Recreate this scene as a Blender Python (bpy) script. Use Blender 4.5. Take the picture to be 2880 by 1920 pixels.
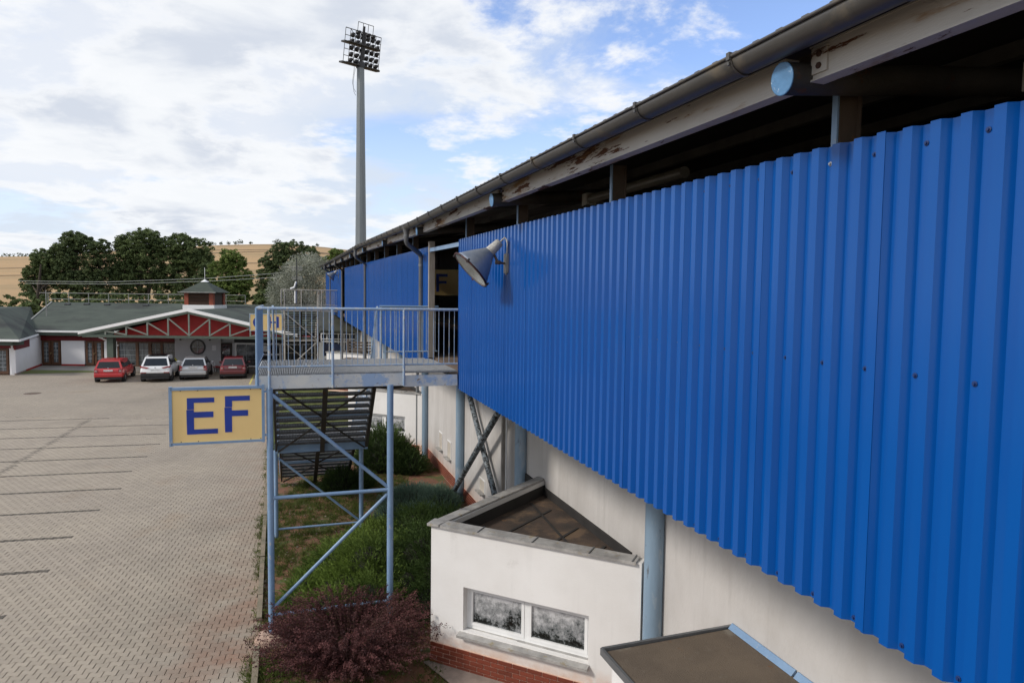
import bpy, bmesh, math, random
import numpy as np
from mathutils import Vector, Matrix

# ------------------------------------------------------------------ camera, world, sun, exposure
for o in list(bpy.data.objects):
    bpy.data.objects.remove(o, do_unlink=True)
SC = bpy.context.scene
COL = SC.collection
R = math.radians
EYE = 5.7
PITCH, ROLL = R(3.58), R(0.72)

cam_d = bpy.data.cameras.new('camera')
cam_d.sensor_width = 36.0
cam_d.lens = 24.0
cam_d.clip_start = 0.05
cam_d.clip_end = 6000
cam = bpy.data.objects.new('camera', cam_d)
COL.objects.link(cam)
_f = Vector((0, math.cos(PITCH), -math.sin(PITCH)))
_r0 = Vector((1, 0, 0)); _u0 = Vector((0, math.sin(PITCH), math.cos(PITCH)))
_r = _r0 * math.cos(ROLL) + _u0 * math.sin(ROLL)
_u = -_r0 * math.sin(ROLL) + _u0 * math.cos(ROLL)
M = Matrix((( _r.x, _u.x, -_f.x, 0), (_r.y, _u.y, -_f.y, 0), (_r.z, _u.z, -_f.z, EYE), (0, 0, 0, 1)))
cam.matrix_world = M
SC.camera = cam

W = bpy.data.worlds.new('World'); SC.world = W; W.use_nodes = True
SUN_EL, SUN_AZ = R(37), R(247)       # azimuth clockwise from +Y: the sun stands behind the camera, to its left
def build_world():
    nt = W.node_tree; N = nt.nodes; L = nt.links
    N.clear()
    out = N.new('ShaderNodeOutputWorld'); bg = N.new('ShaderNodeBackground')
    bg.inputs['Strength'].default_value = 0.1
    sky = N.new('ShaderNodeTexSky'); sky.sky_type = 'NISHITA'; sky.sun_disc = False
    sky.sun_elevation = SUN_EL; sky.sun_rotation = SUN_AZ
    sky.altitude = 300; sky.air_density = 1.0; sky.dust_density = 0.6; sky.ozone_density = 1.6
    tc = N.new('ShaderNodeTexCoord')
    def math_(op, a, b=None, clamp=False):
        n = N.new('ShaderNodeMath'); n.operation = op; n.use_clamp = clamp
        for i, v in enumerate((a, b)):
            if v is None: continue
            if isinstance(v, (int, float)): n.inputs[i].default_value = v
            else: L.new(v, n.inputs[i])
        return n.outputs[0]
    nrm = N.new('ShaderNodeVectorMath'); nrm.operation = 'NORMALIZE'; L.new(tc.outputs['Generated'], nrm.inputs[0])
    sep = N.new('ShaderNodeSeparateXYZ'); L.new(nrm.outputs[0], sep.inputs[0])
    zc = math_('MAXIMUM', sep.outputs[2], 0.0)
    den = math_('ADD', zc, 0.20)
    cmb = N.new('ShaderNodeCombineXYZ')
    L.new(math_('DIVIDE', sep.outputs[0], den), cmb.inputs[0])
    L.new(math_('DIVIDE', sep.outputs[1], den), cmb.inputs[1])
    L.new(math_('MULTIPLY', zc, 1.2), cmb.inputs[2])
    def noise(scale, detail, rough, off, dist=0.0):
        mp = N.new('ShaderNodeMapping'); L.new(cmb.outputs[0], mp.inputs[0]); mp.inputs['Location'].default_value = off
        n = N.new('ShaderNodeTexNoise'); n.inputs['Scale'].default_value = scale
        n.inputs['Detail'].default_value = detail; n.inputs['Roughness'].default_value = rough
        n.inputs['Distortion'].default_value = dist
        L.new(mp.outputs[0], n.inputs['Vector']); return n.outputs['Fac']
    big = noise(0.85, 6, 0.55, (3.1, 1.7, 0.0), 0.2)
    puff = noise(2.3, 12, 0.60, (7.3, 4.2, 1.0), 0.15)
    tone = noise(2.0, 9, 0.55, (12.4, 9.1, 2.0), 0.3)
    wisp = noise(1.5, 10, 0.62, (1.4, 6.1, 4.0), 0.5)
    # thinner cloud towards one side of the sky
    dt = N.new('ShaderNodeVectorMath'); dt.operation = 'DOT_PRODUCT'; L.new(nrm.outputs[0], dt.inputs[0])
    bdir = Vector((0.30, 1.0, 0.48)).normalized(); dt.inputs[1].default_value = bdir
    clear = math_('POWER', math_('MAXIMUM', dt.outputs['Value'], 0.0), 10.0)
    def sstep(v, a, b, lo=0.0, hi=1.0):
        n = N.new('ShaderNodeMapRange'); n.interpolation_type = 'SMOOTHSTEP'; L.new(v, n.inputs['Value'])
        n.inputs['From Min'].default_value = a; n.inputs['From Max'].default_value = b
        n.inputs['To Min'].default_value = lo; n.inputs['To Max'].default_value = hi; return n.outputs[0]
    def mixc(f, a, b):
        n = N.new('ShaderNodeMix'); n.data_type = 'RGBA'; L.new(f, n.inputs[0])
        for k, v in ((6, a), (7, b)):
            if isinstance(v, tuple): n.inputs[k].default_value = (*v, 1)
            else: L.new(v, n.inputs[k])
        return n.outputs[2]
    veil = sstep(math_('SUBTRACT', math_('ADD', math_('MULTIPLY', wisp, 0.7), math_('MULTIPLY', big, 0.45)), math_('MULTIPLY', clear, 0.14)), 0.38, 0.60)
    veil = math_('MAXIMUM', veil, sstep(sep.outputs[2], 0.0, 0.32, 0.92, 0.0))
    cum = math_('SUBTRACT', math_('ADD', math_('MULTIPLY', puff, 0.75), math_('MULTIPLY', big, 0.35)), math_('MULTIPLY', clear, 0.020))
    cmask = sstep(cum, 0.505, 0.595)
    body = sstep(cum, 0.54, 0.66)
    grey = mixc(sstep(tone, 0.40, 0.60), (3.9, 4.2, 4.75), (5.3, 5.45, 5.65))
    ccol = mixc(body, (5.55, 5.65, 5.8), grey)
    skyb = N.new('ShaderNodeMix'); skyb.data_type = 'RGBA'; skyb.blend_type = 'MULTIPLY'
    skyb.inputs[0].default_value = 1.0
    L.new(sky.outputs[0], skyb.inputs[6]); skyb.inputs[7].default_value = (1.28, 1.24, 1.38, 1)
    vcol = mixc(sstep(big, 0.40, 0.62), (4.05, 4.5, 5.15), (4.8, 5.0, 5.35))
    c1 = mixc(math_('MULTIPLY', veil, 0.93), skyb.outputs[2], vcol)
    c2 = mixc(cmask, c1, ccol)
    L.new(c2, bg.inputs['Color']); L.new(bg.outputs[0], out.inputs['Surface'])
build_world()

sun_d = bpy.data.lights.new('sun', 'SUN'); sun_d.energy = 1.5; sun_d.angle = R(10); sun_d.color = (1.0, 0.94, 0.86)
sun = bpy.data.objects.new('sun', sun_d); COL.objects.link(sun)
_sd = Vector((math.sin(SUN_AZ) * math.cos(SUN_EL), math.cos(SUN_AZ) * math.cos(SUN_EL), math.sin(SUN_EL)))
sun.rotation_euler = (-_sd).to_track_quat('-Z', 'Y').to_euler()
sun.location = (0, 0, 40)

SC.view_settings.view_transform = 'Standard'; SC.view_settings.look = 'None'
SC.view_settings.exposure = 0.8; SC.view_settings.gamma = 1.0
SC.view_settings.use_curve_mapping = False
SC.render.engine = 'CYCLES'

# ------------------------------------------------------------------ helpers
def at(px, py, Y):
    """point at world depth Y seen at photo pixel (px,py) of the 2880 x 1920 frame"""
    v = _r * ((px - 1440) / 1920) + _u * (-(py - 960) / 1920) + _f
    k = Y / v.y
    return Vector((v.x * k, Y, EYE + v.z * k))
def ground(px, py, z=0.0):
    v = _r * ((px - 1440) / 1920) + _u * (-(py - 960) / 1920) + _f
    k = (z - EYE) / v.z
    return Vector((v.x * k, v.y * k, z))

class MB:
    """collects boxes, tubes, prisms; build() links them as ONE mesh object"""
    def __init__(s): s.v = []; s.f = []; s.sm = []
    def add(s, vs, fs, smooth=False):
        n = len(s.v); s.v.extend([tuple(p) for p in vs]); s.f.extend([tuple(i + n for i in q) for q in fs])
        s.sm.extend([smooth] * len(fs)); return s
    def quad(s, a, b, c, d): return s.add([a, b, c, d], [(0, 1, 2, 3)])
    def box(s, c, ax, ay, az):
        c, ax, ay, az = Vector(c), Vector(ax), Vector(ay), Vector(az)
        vs = [c + ax * i + ay * j + az * k for i in (-1, 1) for j in (-1, 1) for k in (-1, 1)]
        return s.add(vs, [(0, 1, 3, 2), (4, 6, 7, 5), (0, 4, 5, 1), (2, 3, 7, 6), (0, 2, 6, 4), (1, 5, 7, 3)])
    def bx(s, x0, x1, y0, y1, z0, z1):
        return s.box(((x0 + x1) / 2, (y0 + y1) / 2, (z0 + z1) / 2), ((x1 - x0) / 2, 0, 0), (0, (y1 - y0) / 2, 0), (0, 0, (z1 - z0) / 2))
    def bar(s, a, b, w, h, up=(0, 0, 1)):
        a, b, up = Vector(a), Vector(b), Vector(up)
        d = (b - a); l = d.length; d.normalize(); side = d.cross(up)
        if side.length < 1e-4: side = d.cross(Vector((1, 0, 0)))
        side.normalize(); up2 = side.cross(d)
        return s.box((a + b) / 2, d * (l / 2), side * (w / 2), up2 * (h / 2))
    def tube(s, pts, r, n=10, r2=None, caps=True, smooth=True):
        pts = [Vector(p) for p in pts]; m = len(pts); vs = []; fs = []
        prev = None
        for i, p in enumerate(pts):
            t = (pts[min(i + 1, m - 1)] - pts[max(i - 1, 0)]).normalized()
            if prev is None:
                a = t.cross(Vector((0, 0, 1)))
                if a.length < 1e-3: a = t.cross(Vector((1, 0, 0)))
                a.normalize()
            else:
                a = (prev - t * prev.dot(t)).normalized()
            prev = a; b = t.cross(a)
            rr = r if r2 is None else r + (r2 - r) * i / (m - 1)
            for k in range(n):
                an = 2 * math.pi * k / n
                vs.append(p + a * math.cos(an) * rr + b * math.sin(an) * rr)
        for i in range(m - 1):
            for k in range(n):
                k2 = (k + 1) % n
                fs.append((i * n + k, i * n + k2, (i + 1) * n + k2, (i + 1) * n + k))
        s.add(vs, fs, smooth)
        if caps:
            s.add([vs[k] for k in range(n)], [tuple(reversed(range(n)))])
            s.add([vs[(m - 1) * n + k] for k in range(n)], [tuple(range(n))])
        return s
    def prism(s, poly, h):
        """poly: list of points (planar, CCW as seen from the +h side); h: extrusion vector"""
        poly = [Vector(p) for p in poly]; h = Vector(h); n = len(poly)
        vs = poly + [p + h for p in poly]
        fs = [tuple(reversed(range(n))), tuple(range(n, 2 * n))]
        for i in range(n): fs.append((i, (i + 1) % n, n + (i + 1) % n, n + i))
        return s.add(vs, fs)
    def lathe(s, org, axis, prof, n=32, smooth=True):
        """prof: list of (distance along axis, radius)"""
        org, axis = Vector(org), Vector(axis).normalized()
        a = axis.cross(Vector((0, 0, 1)))
        if a.length < 1e-3: a = Vector((1, 0, 0))
        a.normalize(); b = axis.cross(a); vs = []; fs = []
        for (t, r) in prof:
            for k in range(n):
                an = 2 * math.pi * k / n
                vs.append(org + axis * t + a * math.cos(an) * r + b * math.sin(an) * r)
        for i in range(len(prof) - 1):
            for k in range(n):
                k2 = (k + 1) % n
                fs.append((i * n + k, i * n + k2, (i + 1) * n + k2, (i + 1) * n + k))
        return s.add(vs, fs, smooth)
    def build(s, name, mat, parent=None, label=None, kind=None):
        me = bpy.data.meshes.new(name); me.from_pydata([tuple(p) for p in s.v], [], s.f)
        if any(s.sm): me.polygons.foreach_set('use_smooth', s.sm)
        me.materials.append(mat); me.update()
        return link(name, me, parent, label, kind)

def link(name, me, parent=None, label=None, kind=None):
    o = bpy.data.objects.new(name, me); COL.objects.link(o)
    if parent is not None:
        o.parent = parent
        if parent.type == 'EMPTY': o.matrix_parent_inverse = Matrix.Translation(-parent.location)
    if label: o['label'] = label
    if kind: o['kind'] = kind
    return o
def tag(o, label, cat, group=None):
    o['label'] = label; o['category'] = cat
    if group: o['group'] = group
    return o
def thing(name, label, cat, loc=(0, 0, 0), group=None):
    o = bpy.data.objects.new(name, None); COL.objects.link(o); o.location = loc; o.empty_display_size = 0.3
    return tag(o, label, cat, group)
def children(o): return [c for c in bpy.data.objects if c.parent == o]
def copy_tree(o, parent=None):
    kids = children(o)
    c = o.copy(); COL.objects.link(c)
    if parent is not None:
        mi = o.matrix_parent_inverse.copy(); c.parent = parent; c.matrix_parent_inverse = mi
    for k in kids: copy_tree(k, c)
    return c
def np_mesh(name, V, nper, mat, parent=None, label=None, kind=None, colors=None, smooth=False):
    """V: (N, nper, 3) array of separate polygons"""
    N_ = V.shape[0]; me = bpy.data.meshes.new(name)
    me.vertices.add(N_ * nper); me.vertices.foreach_set('co', V.reshape(-1).astype(np.float32))
    me.loops.add(N_ * nper); me.loops.foreach_set('vertex_index', np.arange(N_ * nper, dtype=np.int32))
    me.polygons.add(N_); me.polygons.foreach_set('loop_start', np.arange(0, N_ * nper, nper, dtype=np.int32))
    me.polygons.foreach_set('loop_total', np.full(N_, nper, dtype=np.int32))
    if colors is not None:
        ca = me.color_attributes.new('tone', 'FLOAT_COLOR', 'POINT')
        cc = np.ones((N_, nper, 4), np.float32); cc[:, :, :3] = colors[:, None, None] if colors.ndim == 1 else colors[:, None, :]
        ca.data.foreach_set('color', cc.reshape(-1))
    me.materials.append(mat); me.update(); me.validate()
    return link(name, me, parent, label, kind)

# ------------------------------------------------------------------ materials
def srgb(r, g, b):
    f = lambda c: (c / 255 / 12.92) if c / 255 <= 0.04045 else ((c / 255 + 0.055) / 1.055) ** 2.4
    return (f(r), f(g), f(b))
def mat(name, col, rough=0.6, metal=0.0, col2=None, scale=3.0, amt=0.35, bump=0.0, bscale=40.0, stretch=None,
        spots=None, spot_scale=8.0, spot_lo=0.58, spot_hi=0.66, spot2=None, spot2_scale=2.0, spot2_lo=0.6, spot2_hi=0.7,
        attr=False, rand=0.0, splash=None, drip=None, trans=0.0, detail=6.0, spec=0.5, coat=0.0):
    m = bpy.data.materials.new(name); m.use_nodes = True
    nt = m.node_tree; N = nt.nodes; L = nt.links; b = N['Principled BSDF']
    b.inputs['Roughness'].default_value = rough; b.inputs['Metallic'].default_value = metal
    b.inputs['Specular IOR Level'].default_value = spec
    b.inputs['Coat Weight'].default_value = coat
    tc = N.new('ShaderNodeTexCoord'); mp = N.new('ShaderNodeMapping'); L.new(tc.outputs['Object'], mp.inputs[0])
    if stretch: mp.inputs['Scale'].default_value = stretch
    def noise(sc, det=detail, ro=0.6):
        n = N.new('ShaderNodeTexNoise'); n.inputs['Scale'].default_value = sc; n.inputs['Detail'].default_value = det
        n.inputs['Roughness'].default_value = ro; L.new(mp.outputs[0], n.inputs['Vector']); return n.outputs['Fac']
    def rng(v, lo, hi, a=0.0, c=1.0):
        n = N.new('ShaderNodeMapRange'); L.new(v, n.inputs['Value']); n.inputs['From Min'].default_value = lo
        n.inputs['From Max'].default_value = hi; n.inputs['To Min'].default_value = a; n.inputs['To Max'].default_value = c
        return n.outputs[0]
    def mix(fac, a, c, bt='MIX'):
        n = N.new('ShaderNodeMix'); n.data_type = 'RGBA'; n.blend_type = bt
        if isinstance(fac, float): n.inputs[0].default_value = fac
        else: L.new(fac, n.inputs[0])
        for i, v in ((6, a), (7, c)):
            if isinstance(v, tuple): n.inputs[i].default_value = (*v[:3], 1)
            else: L.new(v, n.inputs[i])
        return n.outputs[2]
    c2 = col2 if col2 else tuple(x * (1 - amt) for x in col)
    c = mix(rng(noise(scale), 0.35, 0.65), tuple(col), tuple(c2))
    ro = None
    if spots:
        sp = rng(noise(spot_scale, 8, 0.7), spot_lo, spot_hi); c = mix(sp, c, tuple(spots))
        ro = rng(sp, 0, 1, rough, 0.9)
    if spot2:
        sp = rng(noise(spot2_scale, 8, 0.65), spot2_lo, spot2_hi); c = mix(sp, c, tuple(spot2))
    if splash or drip:
        sp_ = N.new('ShaderNodeSeparateXYZ'); L.new(tc.outputs['Object'], sp_.inputs[0])
        def mul(a, b_):
            n = N.new('ShaderNodeMath'); n.operation = 'MULTIPLY'; L.new(a, n.inputs[0])
            if isinstance(b_, float): n.inputs[1].default_value = b_
            else: L.new(b_, n.inputs[1])
            return n.outputs[0]
        if splash:      # soil splashed up from the ground: (colour, from z, to z)
            c = mix(mul(rng(sp_.outputs[2], splash[2], splash[1]), rng(noise(5.0, 8, 0.7), 0.30, 0.62, 0.15, 0.8)), c, splash[0])
        if drip:        # vertical run marks
            m2_ = N.new('ShaderNodeMapping'); m2_.inputs['Scale'].default_value = (1, 1, 0.07); L.new(tc.outputs['Object'], m2_.inputs[0])
            n_ = N.new('ShaderNodeTexNoise'); n_.inputs['Scale'].default_value = 9.0; n_.inputs['Detail'].default_value = 6; L.new(m2_.outputs[0], n_.inputs['Vector'])
            c = mix(mul(rng(n_.outputs['Fac'], 0.55, 0.72), rng(noise(1.2, 5), 0.42, 0.62, 0.0, 0.55)), c, drip)
    if attr:
        a = N.new('ShaderNodeAttribute'); a.attribute_name = 'tone'; c = mix(1.0, c, a.outputs['Color'], 'MULTIPLY')
    if rand:
        oi = N.new('ShaderNodeObjectInfo'); v = rng(oi.outputs['Random'], 0, 1, 1 - rand, 1 + rand)
        cb = N.new('ShaderNodeCombineXYZ'); [L.new(v, cb.inputs[i]) for i in range(3)]
        c = mix(1.0, c, cb.outputs[0], 'MULTIPLY')
    L.new(c, b.inputs['Base Color'])
    if ro is not None: L.new(ro, b.inputs['Roughness'])
    if trans: b.inputs['Transmission Weight'].default_value = trans
    if bump:
        bn = N.new('ShaderNodeBump'); bn.inputs['Strength'].default_value = bump; bn.inputs['Distance'].default_value = 0.02
        L.new(noise(bscale, 6, 0.6), bn.inputs['Height']); L.new(bn.outputs[0], b.inputs['Normal'])
    return m
RUST = (0.13, 0.042, 0.015)
CLAD = mat('blue_coated_steel', (0.0012, 0.083, 0.345), 0.19, 0.0, col2=(0.0011, 0.072, 0.31), scale=0.9, drip=(0.016, 0.090, 0.31), bump=0.06, bscale=6, stretch=(1, 1, .25),
           spots=(0.22, 0.34, 0.6), spot_scale=22, spot_lo=0.765, spot_hi=0.80, spec=0.32)
PAINT = mat('light_blue_paint', (0.225, 0.34, 0.50), 0.42, 0.0, col2=(0.17, 0.275, 0.43), scale=2.2, bump=0.15, bscale=30,
            spots=(0.42, 0.42, 0.40), spot_scale=9, spot_lo=0.60, spot_hi=0.70, spot2=RUST, spot2_scale=26, spot2_lo=0.69, spot2_hi=0.73)
COLM = mat('weathered_blue_paint', (0.235, 0.33, 0.43), 0.5, 0.0, col2=(0.18, 0.26, 0.34), scale=1.6, bump=0.2, bscale=22, stretch=(1, 1, .35),
           spots=(0.12, 0.14, 0.16), spot_scale=7, spot_lo=0.61, spot_hi=0.68, spot2=(0.40, 0.43, 0.45), spot2_scale=3, spot2_lo=0.55, spot2_hi=0.7)
PEEL = mat('peeling_grey_paint', (0.20, 0.24, 0.27), 0.65, 0.0, amt=0.4, scale=4, bump=0.4, bscale=30,
           spots=(0.02, 0.019, 0.018), spot_scale=13, spot_lo=0.50, spot_hi=0.53, spot2=(0.33, 0.35, 0.36), spot2_scale=5, spot2_lo=0.58, spot2_hi=0.66)
RAILM = mat('worn_rail_paint', (0.33, 0.42, 0.54), 0.5, 0.0, col2=(0.24, 0.35, 0.50), scale=5, bump=0.3, bscale=50,
            spots=(0.50, 0.49, 0.46), spot_scale=14, spot_lo=0.52, spot_hi=0.60, spot2=(0.17, 0.10, 0.06), spot2_scale=30, spot2_lo=0.64, spot2_hi=0.69)
CHAN = mat('flaking_channel_paint', (0.66, 0.66, 0.62), 0.6, 0.0, col2=(0.50, 0.55, 0.60), scale=3, bump=0.3, bscale=40,
           spots=(0.34, 0.46, 0.64), spot_scale=2.3, spot_lo=0.52, spot_hi=0.57, spot2=(0.20, 0.11, 0.05), spot2_scale=11, spot2_lo=0.62, spot2_hi=0.69)
BEAM = mat('rusty_grey_beam', (0.50, 0.485, 0.455), 0.6, 0.0, col2=(0.42, 0.40, 0.375), scale=2, bump=0.2, bscale=45, stretch=(1, .35, 3.4),
           spots=(0.085, 0.030, 0.012), spot_scale=2.4, spot_lo=0.555, spot_hi=0.585, spot2=(0.26, 0.15, 0.055), spot2_scale=2.0, spot2_lo=0.55, spot2_hi=0.64, detail=10)
DARKST = mat('dark_steel', (0.050, 0.046, 0.040), 0.7, 0.0, amt=0.5, scale=3, spots=(0.09, 0.035, 0.015), spot_scale=6, bump=0.2)  # near-black base with rust-brown spots
GUTT = mat('weathered_zinc', (0.10, 0.095, 0.087), 0.42, 0.35, col2=(0.085, 0.08, 0.075), scale=1.5, bump=0.12, bscale=18,
           spots=(0.17, 0.145, 0.11), spot_scale=3.5, spot_lo=0.55, spot_hi=0.7)
PIPE = mat('zinc_downpipe', (0.20, 0.205, 0.21), 0.45, 0.35, col2=(0.15, 0.155, 0.16), scale=4, bump=0.1)
ROOFS = mat('grey_roof_sheet', (0.30, 0.30, 0.30), 0.6, 0.1, amt=0.3)
UNDER = mat('dark_roof_underside', (0.035, 0.033, 0.030), 0.8, amt=0.5, scale=2)  # dark colour puts the shade of the stand interior into the material
CAPB = mat('blue_pipe_cap', (0.095, 0.235, 0.43), 0.5, amt=0.3, scale=8, spots=(0.45, 0.55, 0.68), spot_scale=24, spot_lo=0.60, spot_hi=0.67, bump=0.2)
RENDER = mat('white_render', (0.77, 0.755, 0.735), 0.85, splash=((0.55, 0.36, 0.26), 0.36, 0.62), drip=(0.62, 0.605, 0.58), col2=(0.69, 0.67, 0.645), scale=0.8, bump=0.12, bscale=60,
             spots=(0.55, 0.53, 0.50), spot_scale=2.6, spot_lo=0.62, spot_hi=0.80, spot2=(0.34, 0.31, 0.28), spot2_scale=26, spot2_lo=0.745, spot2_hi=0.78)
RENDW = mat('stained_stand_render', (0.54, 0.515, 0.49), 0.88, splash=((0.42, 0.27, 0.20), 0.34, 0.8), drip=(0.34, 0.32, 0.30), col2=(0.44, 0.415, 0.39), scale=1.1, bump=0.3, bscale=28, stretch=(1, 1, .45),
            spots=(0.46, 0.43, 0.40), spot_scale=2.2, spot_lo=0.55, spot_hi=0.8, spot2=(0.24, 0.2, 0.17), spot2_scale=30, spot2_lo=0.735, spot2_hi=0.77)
BRICKM = mat('glazed_red_brick', (0.19, 0.042, 0.022), 0.45, amt=0.3, scale=3, rand=0.22, bump=0.1)
MORTAR = mat('pale_mortar', (0.75, 0.52, 0.40), 0.9, amt=0.2, scale=8)
COPING = mat('galvanised_coping', (0.48, 0.465, 0.44), 0.5, 0.25, col2=(0.27, 0.26, 0.25), scale=4, bump=0.15, stretch=(1, 1, 1),
             spots=(0.30, 0.25, 0.16), spot_scale=6, spot_lo=0.56, spot_hi=0.68)
BITU = mat('bitumen_roof', (0.075, 0.050, 0.036), 0.85, col2=(0.036, 0.028, 0.023), scale=2, bump=0.5, bscale=60,
           spots=(0.13, 0.085, 0.052), spot_scale=2.2, spot_lo=0.50, spot_hi=0.62, spot2=(0.24, 0.11, 0.035), spot2_scale=5, spot2_lo=0.66, spot2_hi=0.74)
BITU2 = mat('brown_bitumen_roof', (0.150, 0.115, 0.082), 0.85, col2=(0.105, 0.080, 0.058), scale=1.6, bump=0.4, bscale=80,
            spots=(0.24, 0.22, 0.18), spot_scale=1.9, spot_lo=0.56, spot_hi=0.75, spot2=(0.16, 0.075, 0.03), spot2_scale=6, spot2_lo=0.66, spot2_hi=0.72)
SIGNY = mat('yellow_sign_panel', (0.92, 0.65, 0.27), 0.5, col2=(0.88, 0.62, 0.255), scale=1.5, bump=0.03)
SIGNB = mat('blue_letter_film', (0.012, 0.045, 0.33), 0.4, amt=0.15)
PVC = mat('white_pvc', (0.80, 0.80, 0.79), 0.35, amt=0.08, scale=5)
GRATE = mat('galvanised_grating', (0.40, 0.41, 0.42), 0.55, 0.3, amt=0.35, scale=12)
TREADM = mat('dark_tread_grating', (0.085, 0.088, 0.092), 0.6, 0.25, amt=0.4, scale=12)
CONC = mat('stained_concrete', (0.34, 0.27, 0.225), 0.9, amt=0.35, scale=3, bump=0.4, bscale=30)
KERBM = mat('mossy_kerb_stone', (0.27, 0.215, 0.155), 0.9, col2=(0.17, 0.15, 0.10), scale=5, bump=0.4, spots=(0.10, 0.12, 0.05), spot_scale=7, spot_lo=0.60, spot_hi=0.68)
WOODW = mat('weathered_pale_wood', (0.36, 0.32, 0.28), 0.85, col2=(0.24, 0.21, 0.18), scale=6, stretch=(6, 6, .5), bump=0.4)
WOODG = mat('grey_brown_timber', (0.17, 0.135, 0.11), 0.85, amt=0.4, scale=5, bump=0.3)
BLACKM = mat('black_metal', (0.02, 0.02, 0.022), 0.5, amt=0.3)
FLOORM = mat('worn_gallery_floor', (0.16, 0.115, 0.085), 0.9, amt=0.4, scale=2)
# ------------------------------------------------------------------ terrain and hill
CREST = [(-1.3, 20), (-0.75, 29), (-0.69, 29.5), (-0.60, 33), (-0.44, 38), (-0.38, 39), (-0.34, 39.3), (-0.28, 38), (-0.24, 36.0), (-0.15, 33), (0.2, 28), (1.3, 16)]
def crest(k):
    return np.interp(k, [c[0] for c in CREST], [c[1] for c in CREST])
def hill_z(X, Y):
    t = np.clip((Y - 125) / (450 - 125), 0, 1); s = t * t * (3 - 2 * t) * 0.55 + t * 0.45
    back = np.clip((Y - 450) / 700, 0, 1)
    return np.where(Y > 125, crest(X / np.maximum(Y, 1)) * (s - 0.45 * back), 0.0) - 0.06
def hill_at(X, Y): return float(hill_z(np.array([X], float), np.array([Y], float))[0])

FIELD = mat('ripe_grain_field', (0.41, 0.262, 0.125), 0.95, col2=(0.33, 0.215, 0.10), scale=0.03, drip=None, stretch=(0.3, 1, 1), bump=0.2, bscale=0.8,
            spots=(0.26, 0.185, 0.085), spot_scale=0.05, spot_lo=0.50, spot_hi=0.62, spot2=(0.21, 0.20, 0.065), spot2_scale=0.011, spot2_lo=0.60, spot2_hi=0.66)
def terrain():
    ys = np.concatenate([np.linspace(-60, 120, 19), np.linspace(125, 460, 56), np.linspace(480, 1800, 20)])
    ks = np.linspace(-1, 1, 121); V = []
    for y in ys:
        half = max(abs(y) * 1.5, 220)
        xs = ks * half
        zs = hill_z(xs, np.full_like(xs, y))
        V.append(np.stack([xs, np.full_like(xs, y), zs], 1))
    V = np.concatenate(V); n = len(ks); F = []
    for j in range(len(ys) - 1):
        for i in range(n - 1): F.append((j * n + i, j * n + i + 1, (j + 1) * n + i + 1, (j + 1) * n + i))
    me = bpy.data.meshes.new('ground'); me.from_pydata(V.tolist(), [], F); me.polygons.foreach_set('use_smooth', [True] * len(F))
    me.materials.append(FIELD); me.update(); return link('ground', me, kind='structure')
terrain()

# tram lines across the field as slightly darker trodden strips following the slope
TRAM = mat('trodden_straw', (0.20, 0.135, 0.07), 0.95, amt=0.3, scale=0.1)
def tram(p0, p1, w):
    m = MB(); n = 40; vs = []; fs = []
    for i in range(n + 1):
        f = i / n; x = p0[0] + (p1[0] - p0[0]) * f; y = p0[1] + (p1[1] - p0[1]) * f + math.sin(f * 5 + p0[0]) * 3
        for e in (-w, w): vs.append((x, y + e, hill_at(x, y + e) + 0.12))
    for i in range(n): fs.append((2 * i, 2 * i + 2, 2 * i + 3, 2 * i + 1))
    m.add(vs, fs); return m
trams = MB()
for (a, b, w) in (((-190, 330), (-60, 345), 1.6), ((-200, 360), (-90, 350), 1.2), ((-170, 395), (-70, 400), 1.5), ((-260, 300), (-170, 310), 1.4), ((-300, 260), (-190, 268), 1.2), ((-150, 280), (-60, 290), 1.0)):
    t = tram(a, b, w); trams.add(t.v, t.f)
trams.build('field_track', TRAM, kind='structure')

# ------------------------------------------------------------------ axes shared by the stand, the kerb and the stair towers
ANG = R(18.03)
D = Vector((-math.sin(ANG), math.cos(ANG), 0)); NRM = Vector((-math.cos(ANG), -math.sin(ANG), 0)); Wd = -NRM
P0 = Vector((2.994, 0, 0))
def wp(u, o, z): return P0 + D * u + NRM * o + Vector((0, 0, z))
def ztop(u): return 6.475 + 0.0195 * u
def zbot(u): return 3.960 + 0.0112 * u
def zfloor(u): return zbot(u) + 0.31
def kerb_x(Y): return -0.42 - 0.342 * Y

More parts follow.
